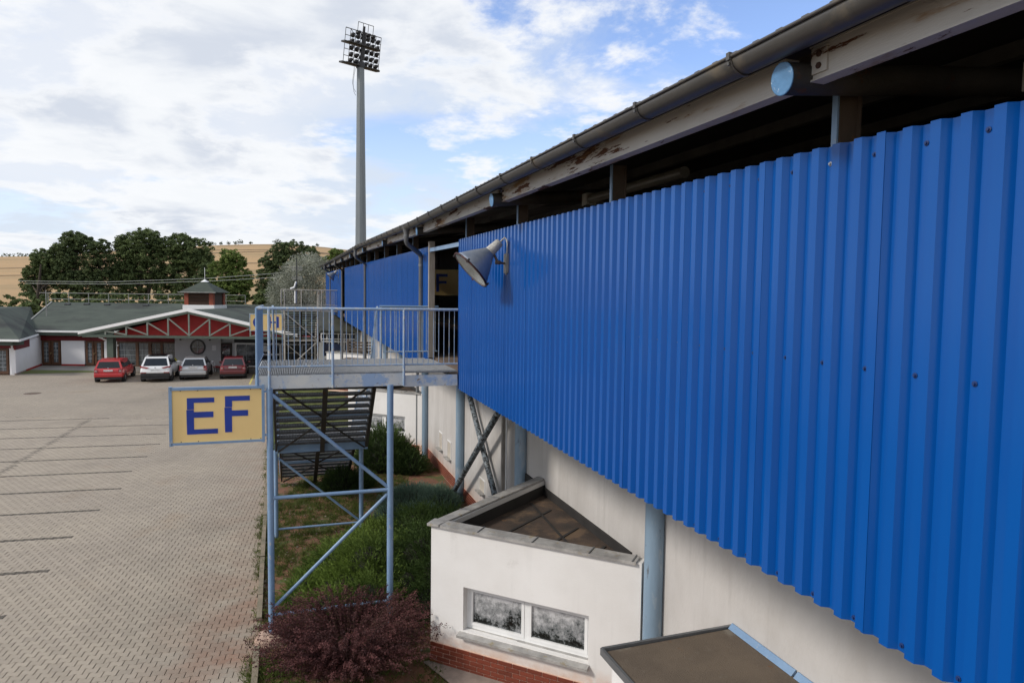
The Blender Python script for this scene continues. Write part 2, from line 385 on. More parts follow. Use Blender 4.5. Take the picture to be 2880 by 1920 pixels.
# ------------------------------------------------------------------ paving
def paving_mat(name, base, joints=False, attr=True):
    m = bpy.data.materials.new(name); m.use_nodes = True; nt = m.node_tree; N = nt.nodes; L = nt.links; b = N['Principled BSDF']
    b.inputs['Roughness'].default_value = 0.92
    geo = N.new('ShaderNodeNewGeometry'); pos = geo.outputs['Position']
    def nz(sc, det=5, ro=0.55, scl=(1, 1, 1)):
        mp = N.new('ShaderNodeMapping'); mp.inputs['Scale'].default_value = scl; L.new(pos, mp.inputs[0])
        n = N.new('ShaderNodeTexNoise'); n.inputs['Scale'].default_value = sc; n.inputs['Detail'].default_value = det; n.inputs['Roughness'].default_value = ro
        L.new(mp.outputs[0], n.inputs['Vector']); return n.outputs['Fac']
    def rg(v, lo, hi, a=0., c=1.):
        n = N.new('ShaderNodeMapRange'); L.new(v, n.inputs['Value']); n.inputs['From Min'].default_value = lo; n.inputs['From Max'].default_value = hi
        n.inputs['To Min'].default_value = a; n.inputs['To Max'].default_value = c; return n.outputs[0]
    def mix(f, a, c, bt='MIX'):
        n = N.new('ShaderNodeMix'); n.data_type = 'RGBA'; n.blend_type = bt
        if isinstance(f, float): n.inputs[0].default_value = f
        else: L.new(f, n.inputs[0])
        for i, v in ((6, a), (7, c)):
            if isinstance(v, tuple): n.inputs[i].default_value = (*v, 1)
            else: L.new(v, n.inputs[i])
        return n.outputs[2]
    c = mix(rg(nz(0.35), 0.35, 0.65), base, tuple(x * y for x, y in zip(base, (0.88, 0.88, 0.90))))
    c = mix(rg(nz(0.22, 6, 0.6), 0.52, 0.68, 0, 0.5), c, tuple(x * 0.6 for x in base))                 # oily, damp stains
    c = mix(rg(nz(0.5, 4), 0.60, 0.72, 0, 0.35), c, (0.29, 0.205, 0.13))                                   # sandy
    # red soil washed out of the bed on to the paving beside the kerb
    sp = N.new('ShaderNodeSeparateXYZ'); L.new(pos, sp.inputs[0])
    def mt(op, a, bb):
        n = N.new('ShaderNodeMath'); n.operation = op
        for i, v in ((0, a), (1, bb)):
            if isinstance(v, (int, float)): n.inputs[i].default_value = v
            else: L.new(v, n.inputs[i])
        return n.outputs[0]
    dist = mt('SUBTRACT', mt('SUBTRACT', -0.42, mt('MULTIPLY', sp.outputs[1], 0.342)), sp.outputs[0])
    soil = mt('MULTIPLY', rg(dist, 1.9, 0.0, 0, 1.0), rg(nz(1.1, 6), 0.36, 0.60, 0.0, 1.0))
    soil = mt('MULTIPLY', soil, rg(sp.outputs[1], 15.0, 10.5, 0.25, 1.0))
    c = mix(soil, c, (0.24, 0.12, 0.075))
    c = mix(mt('MULTIPLY', rg(nz(9, 7, 0.7), 0.40, 0.60), 0.22), c, tuple(x * 0.7 for x in base))
    if attr:
        a = N.new('ShaderNodeAttribute'); a.attribute_name = 'tone'; c = mix(1.0, c, a.outputs['Color'], 'MULTIPLY')
    if joints:
        mp = N.new('ShaderNodeMapping'); mp.inputs['Rotation'].default_value = (0, 0, -PANG); L.new(pos, mp.inputs[0])
        br = N.new('ShaderNodeTexBrick'); L.new(mp.outputs[0], br.inputs['Vector']); br.inputs['Scale'].default_value = 1.0
        br.inputs['Brick Width'].default_value = 0.2; br.inputs['Row Height'].default_value = 0.14; br.inputs['Mortar Size'].default_value = 0.009
        br.inputs['Color1'].default_value = (1, 1, 1, 1); br.inputs['Color2'].default_value = (0.88, 0.88, 0.88, 1); br.inputs['Mortar'].default_value = (0.42, 0.40, 0.38, 1)
        c = mix(1.0, c, br.outputs['Color'], 'MULTIPLY')
    L.new(c, b.inputs['Base Color'])
    bn = N.new('ShaderNodeBump'); bn.inputs['Strength'].default_value = 0.35; bn.inputs['Distance'].default_value = 0.01
    L.new(nz(70, 4), bn.inputs['Height']); L.new(bn.outputs[0], b.inputs['Normal'])
    return m
PANG = R(13.5)
PBASE = (0.362, 0.308, 0.240)
PAV = paving_mat('paver_concrete', PBASE)
PAVF = paving_mat('distant_paving', PBASE, joints=True, attr=False)
JOINT = mat('dark_sandy_joint', (0.085, 0.070, 0.054), 0.95, amt=0.4, scale=3, spots=(0.05, 0.07, 0.02), spot_scale=1.2, spot_lo=0.60, spot_hi=0.68)
E1 = Vector((math.cos(PANG), math.sin(PANG), 0)); E2 = Vector((-math.sin(PANG), math.cos(PANG), 0))
PL, PS = 0.20, 0.14
YFAR = 31.0

def sheet(name, pts, z, m, kind='structure', parent=None):
    mb = MB(); mb.add([(p[0], p[1], z) for p in pts], [tuple(range(len(pts)))]); return mb.build(name, m, parent, kind=kind)
lot = sheet('parking_ground', [(-60, -12), (kerb_x(-12), -12), (kerb_x(YFAR + .6), YFAR + .6), (-60, YFAR + .6)], -0.016, JOINT)
sheet('far_paving', [(-75, YFAR), (kerb_x(YFAR), YFAR), (kerb_x(52.4), 52.4), (-75, 52.4)], -0.003, PAVF)
sheet('near_paving', [(-75, -12), (-27.5, -12), (-27.5, YFAR), (-75, YFAR)], -0.004, PAVF)

def paver_outline():
    A, a = 0.0790, 0.0545; l = PL / 2 - 0.0045
    return [(-l, -A), (-l * .58, -A), (-l * .30, -a), (l * .30, -a), (l * .58, -A), (l, -A), (l, A), (l * .58, A), (l * .30, a), (-l * .30, a), (-l * .58, A), (-l, A)]
PO = [E1 * x + E2 * y for x, y in paver_outline()]
rng = np.random.default_rng(7)
ROW0 = None
def dark_rows():
    ends = [(130.8, 1604.7), (215.5, 1509.5), (282, 1433.7), (337, 1373), (381.8, 1323.3), (419.5, 1280), (451, 1244), (480, 1214)]
    g = [ground(*e) for e in ends]
    js = [round((p.dot(E2)) / PS) for p in g]
    j0 = js[1]; out = {}
    for k in range(-3, 14):
        out[j0 + 15 * k] = True
    return out, j0, g
DROWS, J0, GE = dark_rows()
END0 = GE[1]
pav = []
j_lo, j_hi = int(2.0 / PS), int(40 / PS)
for j in range(j_lo, j_hi):
    for i in range(-260, 60):
        s = i * PL + (j % 2) * PL / 2
        x = E1.x * s + E2.x * j * PS; y = E1.y * s + E2.y * j * PS
        if y < 8.3 or y > YFAR: continue
        if x > kerb_x(y) + 0.06 or x < -0.83 * y - 1.6: continue
        dark = 1.0
        if j in DROWS and x < END0.x - 0.326 * (y - END0.y): dark = 0.30
        zz = x - (-16.2 - 0.316 * (y - 21.5))
        if y > 18.5 and abs(zz) < 0.085: dark = 0.60
        pav.append((y, x, j, dark))
pav.sort()
# the nearest 300 one by one, sharing a few meshes
variants = {}
def paver_mesh(t, dark):
    key = (t, dark)
    if key in variants: return variants[key]
    vs = [(p.x * .97, p.y * .97, 0.004) for p in PO] + [(p.x, p.y, 0.000) for p in PO] + [(p.x, p.y, -0.03) for p in PO]
    n = 12; fs = [tuple(range(n))]
    for k in range(n):
        k2 = (k + 1) % n
        fs.append((n + k, n + k2, k2, k)); fs.append((2 * n + k, 2 * n + k2, n + k2, n + k))
    me = bpy.data.meshes.new('paver'); me.from_pydata(vs, [], fs)
    ca = me.color_attributes.new('tone', 'FLOAT_COLOR', 'POINT'); tv = (0.93 + 0.035 * t) * dark
    ca.data.foreach_set('color', [c for _ in vs for c in (tv, tv, tv, 1)])
    me.materials.append(PAV); me.update(); variants[key] = me; return me
# spread the individually built ones over the near edge of the frame only
inview = [p for p in pav if p[0] > 9.95 and p[1] > -0.76 * p[0]]
solo = set(id(p) for p in inview[:300])
for p in inview[:300]:
    o = bpy.data.objects.new('paver', paver_mesh(random.Random(p[1]).randint(0, 4), p[3])); COL.objects.link(o)
    o.parent = lot; o.location = (p[1], p[0], float(rng.normal(0, 0.0012)))
rest = [p for p in pav if id(p) not in solo]
RP = np.array([(p[1], p[0], p[3]) for p in rest])
po = np.array([(p.x, p.y) for p in PO])
nR = len(RP)
top = np.zeros((nR, 12, 3)); top[:, :, 0] = RP[:, 0:1] + po[None, :, 0] * .97; top[:, :, 1] = RP[:, 1:2] + po[None, :, 1] * .97
dz = rng.normal(0, 0.0012, nR)[:, None]; top[:, :, 2] = 0.004 + dz
mid = top.copy(); mid[:, :, 0] = RP[:, 0:1] + po[None, :, 0]; mid[:, :, 1] = RP[:, 1:2] + po[None, :, 1]; mid[:, :, 2] = dz
low = mid.copy(); low[:, :, 2] = -0.03
V = np.concatenate([top, mid, low], 1).reshape(-1, 3)
me = bpy.data.meshes.new('paver_field'); me.vertices.add(len(V)); me.vertices.foreach_set('co', V.reshape(-1).astype(np.float32))
base = (np.arange(nR) * 36)[:, None]
q = []
for k in range(12):
    k2 = (k + 1) % 12; q.append([12 + k, 12 + k2, k2, k]); q.append([24 + k, 24 + k2, 12 + k2, 12 + k])
q = np.array(q).reshape(-1)
loops = np.concatenate([base + np.arange(12)[None], base + q[None]], 1).reshape(-1).astype(np.int32)
tot1 = np.array([12] + [4] * 24); tots = np.tile(tot1, nR).astype(np.int32)
starts = np.concatenate([[0], np.cumsum(tots)[:-1]]).astype(np.int32)
me.loops.add(len(loops)); me.loops.foreach_set('vertex_index', loops)
me.polygons.add(len(tots)); me.polygons.foreach_set('loop_start', starts); me.polygons.foreach_set('loop_total', tots)
ca = me.color_attributes.new('tone', 'FLOAT_COLOR', 'POINT')
tv = (0.93 + 0.14 * rng.random(nR)) * RP[:, 2]; cc = np.ones((nR, 36, 4), np.float32); cc[:, :, :3] = tv[:, None, None]
ca.data.foreach_set('color', cc.reshape(-1)); me.materials.append(PAV); me.update(); me.validate(); me.shade_flat()
link('paver_field', me, lot, kind='stuff')

# worn apron of poured concrete in front of the restaurant, yellow bay line, manhole
APRON = mat('grey_concrete_apron', (0.27, 0.255, 0.235), 0.9, amt=0.25, scale=0.5, bump=0.2)
sheet('concrete_apron', [(-37.0, 50.2), (-13, 50.2), (-13, 53.6), (-37.6, 53.6)], 0.006, APRON)
YEL = mat('yellow_road_paint', (0.70, 0.60, 0.16), 0.8, amt=0.3, scale=3)
a_, b_ = ground(715, 1052), ground(702, 1080)
yl = MB(); dd = (b_ - a_).normalized(); sd_ = Vector((-dd.y, dd.x, 0)) * 0.055
yl.add([a_ + sd_ + Vector((0, 0, .001)), a_ - sd_ + Vector((0, 0, .001)), b_ - sd_ + Vector((0, 0, .001)), b_ + sd_ + Vector((0, 0, .001))], [(0, 1, 2, 3)])
yl.build('yellow_bay_marking', YEL, kind='structure')
g = ground(91, 1106)
mh = MB(); mh.lathe((g.x, g.y, -0.003), (0, 0, 1), [(0.0, 0.42), (0.008, 0.42), (0.008, 0.34), (0.002, 0.33), (0.002, 0.30), (0.009, 0.29), (0.009, 0.001)], 28, False)
tag(mh.build('manhole_cover', mat('cast_iron_cover', (0.13, 0.085, 0.06), 0.8, amt=0.4, scale=9)), 'round rusty manhole cover set in the paving at far left of the car park', 'manhole cover')
# grass patch in front of the left wing
SOIL = mat('red_garden_soil', (0.215, 0.095, 0.052), 0.97, col2=(0.15, 0.075, 0.045), scale=2.2, bump=0.8, bscale=22,
           spots=(0.075, 0.095, 0.025), spot_scale=1.6, spot_lo=0.50, spot_hi=0.60, spot2=(0.30, 0.16, 0.095), spot2_scale=3.4, spot2_lo=0.60, spot2_hi=0.70)
LAWN = mat('short_lawn', (0.085, 0.125, 0.022), 0.95, col2=(0.13, 0.12, 0.035), scale=1.3, bump=0.6, bscale=30)
sheet('lawn_patch', [(-35.6, 47.4), (-32.2, 48.4), (-29.8, 49.6), (-31.5, 50.2), (-36.2, 50.25)], 0.010, LAWN)

# garden bed, kerb
sheet('bed_lawn', [(kerb_x(24.5) + .1, 24.5), (kerb_x(24.5) + 1.6, 23.6), (kerb_x(24.5) + 4.2, 24.2), (3.0 - .3255 * 50, 50), (kerb_x(50) + .1, 50)], -0.004, LAWN)
bed = [(kerb_x(-12) + .06, -12), (14, -12), (14 - .3255 * 52 - 8, 52), (kerb_x(52.3) + .06, 52)]
sheet('garden_bed', bed, -0.010, SOIL)
kr = thing('kerb', 'low mossy concrete kerb between the paving and the red garden bed', 'kerb', (kerb_x(14), 14, 0))
kd = Vector((-0.342, 1, 0)).normalized(); ks = Vector((kd.y, -kd.x, 0))
y = 6.0; rk = random.Random(3)
while y < 40:
    p = Vector((kerb_x(y) + .02, y, 0)); l = 0.98
    m = MB(); gap = abs(y - 10.55) < 0.45
    if not gap:
        c = p + kd * l / 2 + Vector((rk.uniform(-.008, .008), 0, 0.02 + rk.uniform(-.012, .012)))
        m.box(c, kd * (l / 2 - .006), ks * 0.045, (0, 0, 0.065)); m.build('kerb_stone', KERBM, kr)
    y += 0.99 * kd.y

# ------------------------------------------------------------------ grandstand
U0, U1 = -4.0, 60.0
gs = thing('grandstand', 'long raised grandstand with blue corrugated cladding over a white lower wall and a dark roof', 'grandstand', wp(8, 0, 0))
PITCHR = 0.15
def rib_profile(ue):
    """ue: near end of the sheet, runs away from the camera over six ribs; returns (u,o) polyline"""
    pts = [(ue, 0.039)]
    u = ue
    for r in range(6):
        pts.append((u + 0.054, 0.039)); pts.append((u + 0.079, 0.0)); pts.append((u + 0.125, 0.0)); pts.append((u + 0.15, 0.039)); u += 0.15
    pts.append((u + 0.020, 0.039))
    return pts
rs = random.Random(11)
def clad(ua, ub):
    u = ua
    while u < ub - 0.05:
        pr = [(a, b) for a, b in rib_profile(u) if a <= ub + 0.001]
        off = rs.uniform(0.0, 0.002) ; dzz = rs.uniform(-0.004, 0.004)
        m = MB(); n = len(pr); vs = []; fs = []
        for (a, b) in pr:
            zt, zb = ztop(a) + dzz, zbot(a) + dzz
            # lift the near end of every sheet a little so that it laps over its neighbour
            lap = 0.0035 if a < u + 0.06 else 0.0
            vs += [wp(a, b + off + lap, zb), wp(a, b + off + lap, zt), wp(a, b + off + lap - 0.003, zt), wp(a, b + off + lap - 0.003, zb)]
        for i in range(n - 1):
            p, q_ = 4 * i, 4 * i + 4
            fs += [(p, p + 1, q_ + 1, q_), (p + 1, p + 2, q_ + 2, q_ + 1), (p + 3, q_ + 3, q_ + 2, p + 2), (p, q_, q_ + 3, p + 3)]
        fs += [(0, 3, 2, 1), (4 * n - 4, 4 * n - 3, 4 * n - 2, 4 * n - 1)]
        m.add(vs, fs); m.build('cladding_sheet', CLAD, gs)
        u += 0.90
DOOR0, DOOR1 = 12.62, 15.30
clad(12.62 - 0.9 * 18, 12.62)
clad(15.34, 15.34 + 0.9 * 26)
clad(41.0, 41.0 + 0.9 * 20)
# bolts in the valleys: three rows
bm_ = MB(); bm_.lathe((0, 0, 0), NRM, [(0, 0.0001), (0.0, 0.013), (0.003, 0.013), (0.004, 0.007), (0.011, 0.007), (0.011, 0.0001)], 8, False)
bo = None
BOLT = mat('dark_blue_bolt', (0.012, 0.04, 0.16), 0.45)
BOLTL = mat('bare_zinc_bolt', (0.45, 0.46, 0.47), 0.4, 0.6)
bme = bpy.data.meshes.new('bolt'); bme.from_pydata([tuple(p) for p in bm_.v], [], bm_.f); bme.materials.append(BOLT); bme.update()
bme2 = bme.copy(); bme2.materials.clear(); bme2.materials.append(BOLTL)
for k, u in enumerate(np.arange(12.62 - 0.9 * 11, 12.5, 0.30)):
    uu = u + 0.102
    for row, z in enumerate((ztop(uu) - 0.09, zbot(uu) + 1.36, zbot(uu) + 0.03)):
        if row == 1 and k % 1: continue
        if uu > 9 and row != 0: continue
        o = bpy.data.objects.new('bolt', bme2 if row == 0 and k % 9 == 4 else bme); COL.objects.link(o); o.parent = gs
        o.matrix_parent_inverse = Matrix.Translation(-gs.location); o.location = wp(uu, 0.003, z)

# studs behind the cladding (pale blue channel with a rusty brown web)
STUDD = mat('brown_painted_stud', (0.085, 0.06, 0.042), 0.7, amt=0.4, scale=5, spots=(0.14, 0.07, 0.03), spot_scale=9)
for k in range(-2, 20):
    u = 4.06 + 2.80 * k if k < 4 else 15.18 + 2.66 * (k - 4)
    if DOOR0 + .1 < u < DOOR1 + .1: continue
    zt = ztop(u) + 0.36 + (0.10 if u > 14 else 0)
    m = MB(); m.box(wp(u, -0.052, (zfloor(u) + zt) / 2), D * 0.020, NRM * 0.006, (0, 0, (zt - zfloor(u)) / 2)); m.build('stud_flange', PAINT, gs)
    m = MB(); m.box(wp(u - 0.02, -0.12, (zfloor(u) + zt) / 2), D * 0.004, NRM * 0.06, (0, 0, (zt - zfloor(u)) / 2))
    m.box(wp(u - 0.0, -0.182, (zfloor(u) + zt) / 2), D * 0.05, NRM * 0.004, (0, 0, (zt - zfloor(u)) / 2)); m.build('stud_web', STUDD, gs)
# rails the sheets are screwed to
for z0, nm in ((0.10, 'upper_rail'), (1.36, 'middle_rail')):
    m = MB()
    for (a, b) in ((U0, DOOR0), (DOOR1, 39.5), (41, U1)):
        if z0 < 1: m.bar(wp(a, -0.035, ztop(a) - .09), wp(b, -0.035, ztop(b) - .09), 0.05, 0.05)
        else: m.bar(wp(a, -0.035, zbot(a) + z0), wp(b, -0.035, zbot(b) + z0), 0.05, 0.05)
    m.build(nm, DARKST, gs)

def eave(u):
    return np.interp(u, [15, 26, 34, 60], [0, 0.16, 0.15, 0.22])
def zg(u): return 5.7 + 1.265 + 0.0165 * u + float(eave(u)) - 0.02       # outer rim of the gutter
GO = 0.49                                                             # gutter centre line, metres out from the cladding
# gutter: half round, open on top, rolled outer rim
def gutter():
    us = list(np.arange(U0, U1 + .01, 1.5)); r = 0.083; prof = []
    for i in range(13):
        a = math.pi * i / 12; prof.append((math.cos(a) * r, -math.sin(a) * r))
    for i in range(13):
        a = math.pi * (12 - i) / 12; prof.append((math.cos(a) * (r - .004), -math.sin(a) * (r - .004)))
    m = MB(); n = len(prof); vs = []; fs = []
    for u in us:
        for (a, b) in prof: vs.append(wp(u, GO + a, zg(u) + b))
    for i in range(len(us) - 1):
        for k in range(n):
            k2 = (k + 1) % n; fs.append((i * n + k, i * n + k2, (i + 1) * n + k2, (i + 1) * n + k))
    m.add(vs, fs, True); m.add([vs[k] for k in range(n)], [tuple(range(n))]); m.add([vs[-n + k] for k in range(n)], [tuple(reversed(range(n)))])
    m.tube([wp(u, GO + r + .004, zg(u) + .004) for u in us], 0.010, 8)
    g = m.build('gutter', GUTT, gs)
    us2 = [u for u in np.arange(-2.2, 50, 1.06)]
    for u in us2:
        k = MB(); vs = []; fs = []; R_ = r + 0.004
        for i in range(13):
            a = math.pi * i / 12
            for du in (-0.014, 0.014): vs.append(wp(u + du, GO + math.cos(a) * R_, zg(u) - math.sin(a) * R_))
            for du in (0.014, -0.014): vs.append(wp(u + du, GO + math.cos(a) * (R_ + .005), zg(u) - math.sin(a) * (R_ + .005)))
        for i in range(12):
            p, q_ = 4 * i, 4 * i + 4
            for e in range(4): fs.append((p + e, p + (e + 1) % 4, q_ + (e + 1) % 4, q_ + e))
        k.add(vs, fs)
        k.box(wp(u, GO + r + .012, zg(u) + .004), D * 0.014, NRM * 0.008, (0, 0, 0.02))
        k.box(wp(u, GO + r - .010, zg(u) + .020), D * 0.014, NRM * 0.022, (0, 0, 0.003))
        k.box(wp(u, GO + r + .010, zg(u) - .035), D * 0.008, NRM * 0.006, (0, 0, 0.008))
        k.build('gutter_bracket', GUTT, g)
    # jointing collars
    for u in (8.1, 14.0, 20.0, 26.0, 32, 38):
        k = MB(); k.tube([wp(u - .03, GO, zg(u) - .001), wp(u + .03, GO, zg(u) - .001)], 0.0001, 4)
gutter()
# eaves beam (rolled I section) in lengths between the rafter tubes
TRU = [3.90 + 5.31 * k for k in range(-1, 11)]
BO = 0.285
def zb_(u): return 5.7 + 1.050 + 0.0165 * u + float(eave(u)) * 0.9
for i in range(len(TRU) - 1):
    a, b = TRU[i] + 0.12, TRU[i + 1] - 0.06
    m = MB(); h = 0.175
    za, zb2 = zb_(a), zb_(b)
    def seg(o, w, z0, z1):
        vs = []
        for u, zz in ((a, za), (b, zb2)):
            vs += [wp(u, o + w, zz + z0), wp(u, o + w, zz + z1), wp(u, o - w, zz + z1), wp(u, o - w, zz + z0)]
        m.add(vs, [(0, 1, 5, 4), (1, 2, 6, 5), (2, 3, 7, 6), (3, 0, 4, 7), (0, 3, 2, 1), (4, 5, 6, 7)])
    seg(BO, 0.045, 0, 0.009); seg(BO, 0.004, 0.009, h - .009); seg(BO, 0.045, h - .009, h)
    # channel web stands near the outer edge, so the face reads as one plane
    seg(BO + 0.030, 0.004, 0.010, h - .010)
    m.build('eaves_beam', BEAM, gs)
for k, u in enumerate(TRU):
    zc = zb_(u) + 0.024
    slope = 0.10
    m = MB(); a = wp(u, BO + 0.155, zc); b = wp(u, -12.5, zc + 12.5 * slope)
    m.tube([a, b], 0.080, 20); t = m.build('rafter_tube', DARKST, gs)
    m = MB(); ax = (a - b).normalized(); m.lathe(a, ax, [(0, 0.0001), (0.0, 0.082), (0.006, 0.082), (0.008, 0.078), (0.008, 0.0001)], 28, False)
    m.build('end_cap', CAPB, gs)
    m = MB(); m.box(wp(u - 0.13, BO + 0.040, zc + .068), D * 0.050, NRM * 0.005, (0, 0, 0.062)); pl = m.build('fish_plate', BEAM, gs)
    m = MB()
    for dz_ in (-0.028, 0.030): m.lathe(wp(u - 0.13, BO + 0.045, zc + .068 + dz_), NRM, [(0, 0.0001), (0, 0.016), (0.010, 0.016), (0.012, 0.010), (0.012, 0.0001)], 6, False)
    m.build('plate_bolts', mat('rusty_bolt', (0.06, 0.028, 0.018), 0.8) if k == 0 else bpy.data.materials['rusty_bolt'], pl)
m = MB()
for i in range(16):
    a = U0 + (U1 - U0) * i / 16; b = U0 + (U1 - U0) * (i + 1) / 16
    m.bar(wp(a, GO - .105, zg(a) + .028), wp(b, GO - .105, zg(b) + .028), .02, .125)
m.build('eaves_light_stop', DARKST, gs)  # added strip that stops sun leaking past the roof ribs on to the beam
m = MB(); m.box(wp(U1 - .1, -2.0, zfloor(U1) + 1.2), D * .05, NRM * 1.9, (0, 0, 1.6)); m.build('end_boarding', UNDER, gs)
# roof sheet: trapezoid ribs running up the slope
def roof():
    m = MB(); vs = []; fs = []; u = U0; prof = []
    while u < U1:
        prof += [(u, 0.0), (u + 0.09, 0.0), (u + 0.115, 0.045), (u + 0.16, 0.045)]; u += 0.185
    O0, O1 = GO - 0.02, -13.0; n = len(prof)
    for (uu, h) in prof:
        z0 = zg(uu) + 0.035
        vs += [wp(uu, O0, z0 + h), wp(uu, O1, z0 + h + (O0 - O1) * 0.10)]
    N2 = len(vs)
    vs2 = [v - Vector((0, 0, 0.004)) for v in vs]
    for i in range(n - 1):
        a = 2 * i; fs.append((a, a + 2, a + 3, a + 1))
    m.add(vs, fs)
    f2 = [tuple(reversed(f)) for f in fs]
    m.add(vs2, f2)
    ft = [(2 * i, 2 * i + 2, N2 + 2 * i + 2, N2 + 2 * i) for i in range(n - 1)]
    m.add(vs + vs2, ft)
    return m.build('roof_sheet', mat('old_zinc_roof_sheet', (0.155, 0.15, 0.145), 0.6, 0.2, amt=0.4, scale=4), gs)
roof()
for k, o in enumerate(np.arange(0.05, -12.6, -1.15)):
    m = MB(); n_ = 16
    for i in range(n_):
        a = U0 + (U1 - U0) * i / n_; b = U0 + (U1 - U0) * (i + 1) / n_
        za = zg(a) + 0.035 + (GO - .02 - o) * 0.10 - 0.055; zb3 = zg(b) + 0.035 + (GO - .02 - o) * 0.10 - 0.055
        m.bar(wp(a, o, za), wp(b, o, zb3), 0.06, 0.09)
    m.build('purlin', mat('dark_purlin', (0.13, 0.12, 0.10), 0.7, amt=0.4, scale=3) if k == 0 else bpy.data.materials['dark_purlin'], gs)
# underside lining between the purlins
m = MB()
for i in range(16):
    a = U0 + (U1 - U0) * i / 16; b = U0 + (U1 - U0) * (i + 1) / 16
    f = lambda u, o: wp(u, o, zg(u) + 0.028 + (GO - .02 - o) * 0.10)
    m.quad(f(a, GO - .05), f(b, GO - .05), f(b, -12.9), f(a, -12.9))
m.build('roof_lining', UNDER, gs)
# gallery floor, terraces, back beams, columns
m = MB(); vs = []
for (u, o, dz_) in ((U0, -0.06, 0), (U1, -0.06, 0), (U1, -3.75, 0), (U0, -3.75, 0)): vs.append(wp(u, o, zfloor(u)))
m.add(vs + [v - Vector((0, 0, .16)) for v in vs], [(0, 1, 2, 3), (7, 6, 5, 4), (0, 4, 5, 1), (1, 5, 6, 2), (2, 6, 7, 3), (3, 7, 4, 0)])
m.build('gallery_floor', FLOORM, gs)
CONCD = mat('dark_terrace_concrete', (0.10, 0.098, 0.092), 0.9, amt=0.4, scale=1)
m = MB()
for k in range(10):
    o0, o1 = -3.75 - 0.85 * k, -3.75 - 0.85 * (k + 1)
    vs = []
    for u in (U0, U1):
        z = zfloor(u) - 0.36 * (k + 1); vs += [wp(u, o0, z), wp(u, o1, z), wp(u, o1, z - .5), wp(u, o0, z - .5)]
    m.add(vs, [(0, 4, 5, 1), (1, 5, 6, 2), (3, 2, 6, 7), (0, 3, 7, 4), (0, 1, 2, 3), (4, 7, 6, 5)])
m.build('terrace_steps', CONCD, gs)
m = MB()   # rear wall of the boxes behind the gallery, broken by openings
for i in range(-1, 11):
    a = 3.84 + 5.31 * i; b = a + 5.31
    for (x0, x1, z0, z1) in ((a, b, 0, 1.1), (a, b, 1.9, 3.4), (a, b, 1.1, 1.9)):
        vs = [wp(x0, -3.6, zfloor(x0) + z0), wp(x1, -3.6, zfloor(x1) + z0), wp(x1, -3.6, zfloor(x1) + z1), wp(x0, -3.6, zfloor(x0) + z1)]
        m.add(vs + [v - NRM * .08 for v in vs], [(0, 1, 2, 3), (7, 6, 5, 4), (0, 4, 5, 1), (1, 5, 6, 2), (2, 6, 7, 3), (3, 7, 4, 0)])
m.build('box_wall', mat('dark_box_boarding', (0.030, 0.028, 0.025), 0.9, amt=0.5, scale=2), gs)
for o in (-3.3,):
    for u in TRU[:]:
        m = MB(); m.tube([wp(u, o, zfloor(u) - 3.5), wp(u, o, zb_(u) + 0.3)], 0.08, 10); m.build('inner_post', DARKST, gs)
# tubes, lamp housings slung below the roof inside
for u in (3.3, 8.6):
    m = MB(); c = wp(u, -0.75, ztop(u) + 0.27 + .02); ax = (D * -1)
    m.tube([wp(u, -0.62, ztop(u) + .27), wp(u - 2.1, -0.62, ztop(u) + .24)], 0.055, 12); m.build('fluorescent_tube_housing', mat('dirty_acrylic', (0.16, 0.15, 0.12), 0.35) if u < 4 else bpy.data.materials['dirty_acrylic'], gs)
    m = MB(); m.box(wp(u + .03, -0.62, ztop(u) + .27), D * 0.07, NRM * 0.06, (0, 0, .07)); m.build('housing_end', mat('dirty_white_plastic', (0.38, 0.36, 0.31), 0.6, amt=.4, scale=8) if u < 4 else bpy.data.materials['dirty_white_plastic'], gs)

# lower white wall with brick plinth
def wall_seg(name, ua, ub, o, z0, z1a, mt_, th=0.25):
    m = MB(); vs = [wp(ua, o, z0), wp(ub, o, z0), wp(ub, o, z1a + .0125 * ub), wp(ua, o, z1a + .0125 * ua)]
    m.add(vs + [v - NRM * th for v in vs], [(3, 2, 1, 0), (4, 5, 6, 7), (0, 1, 5, 4), (1, 2, 6, 5), (2, 3, 7, 6), (3, 0, 4, 7)])
    return m.build(name, mt_, gs)
WO = -1.80
wall_seg('lower_wall', U0, 56, WO, -0.2, 4.06, RENDW)
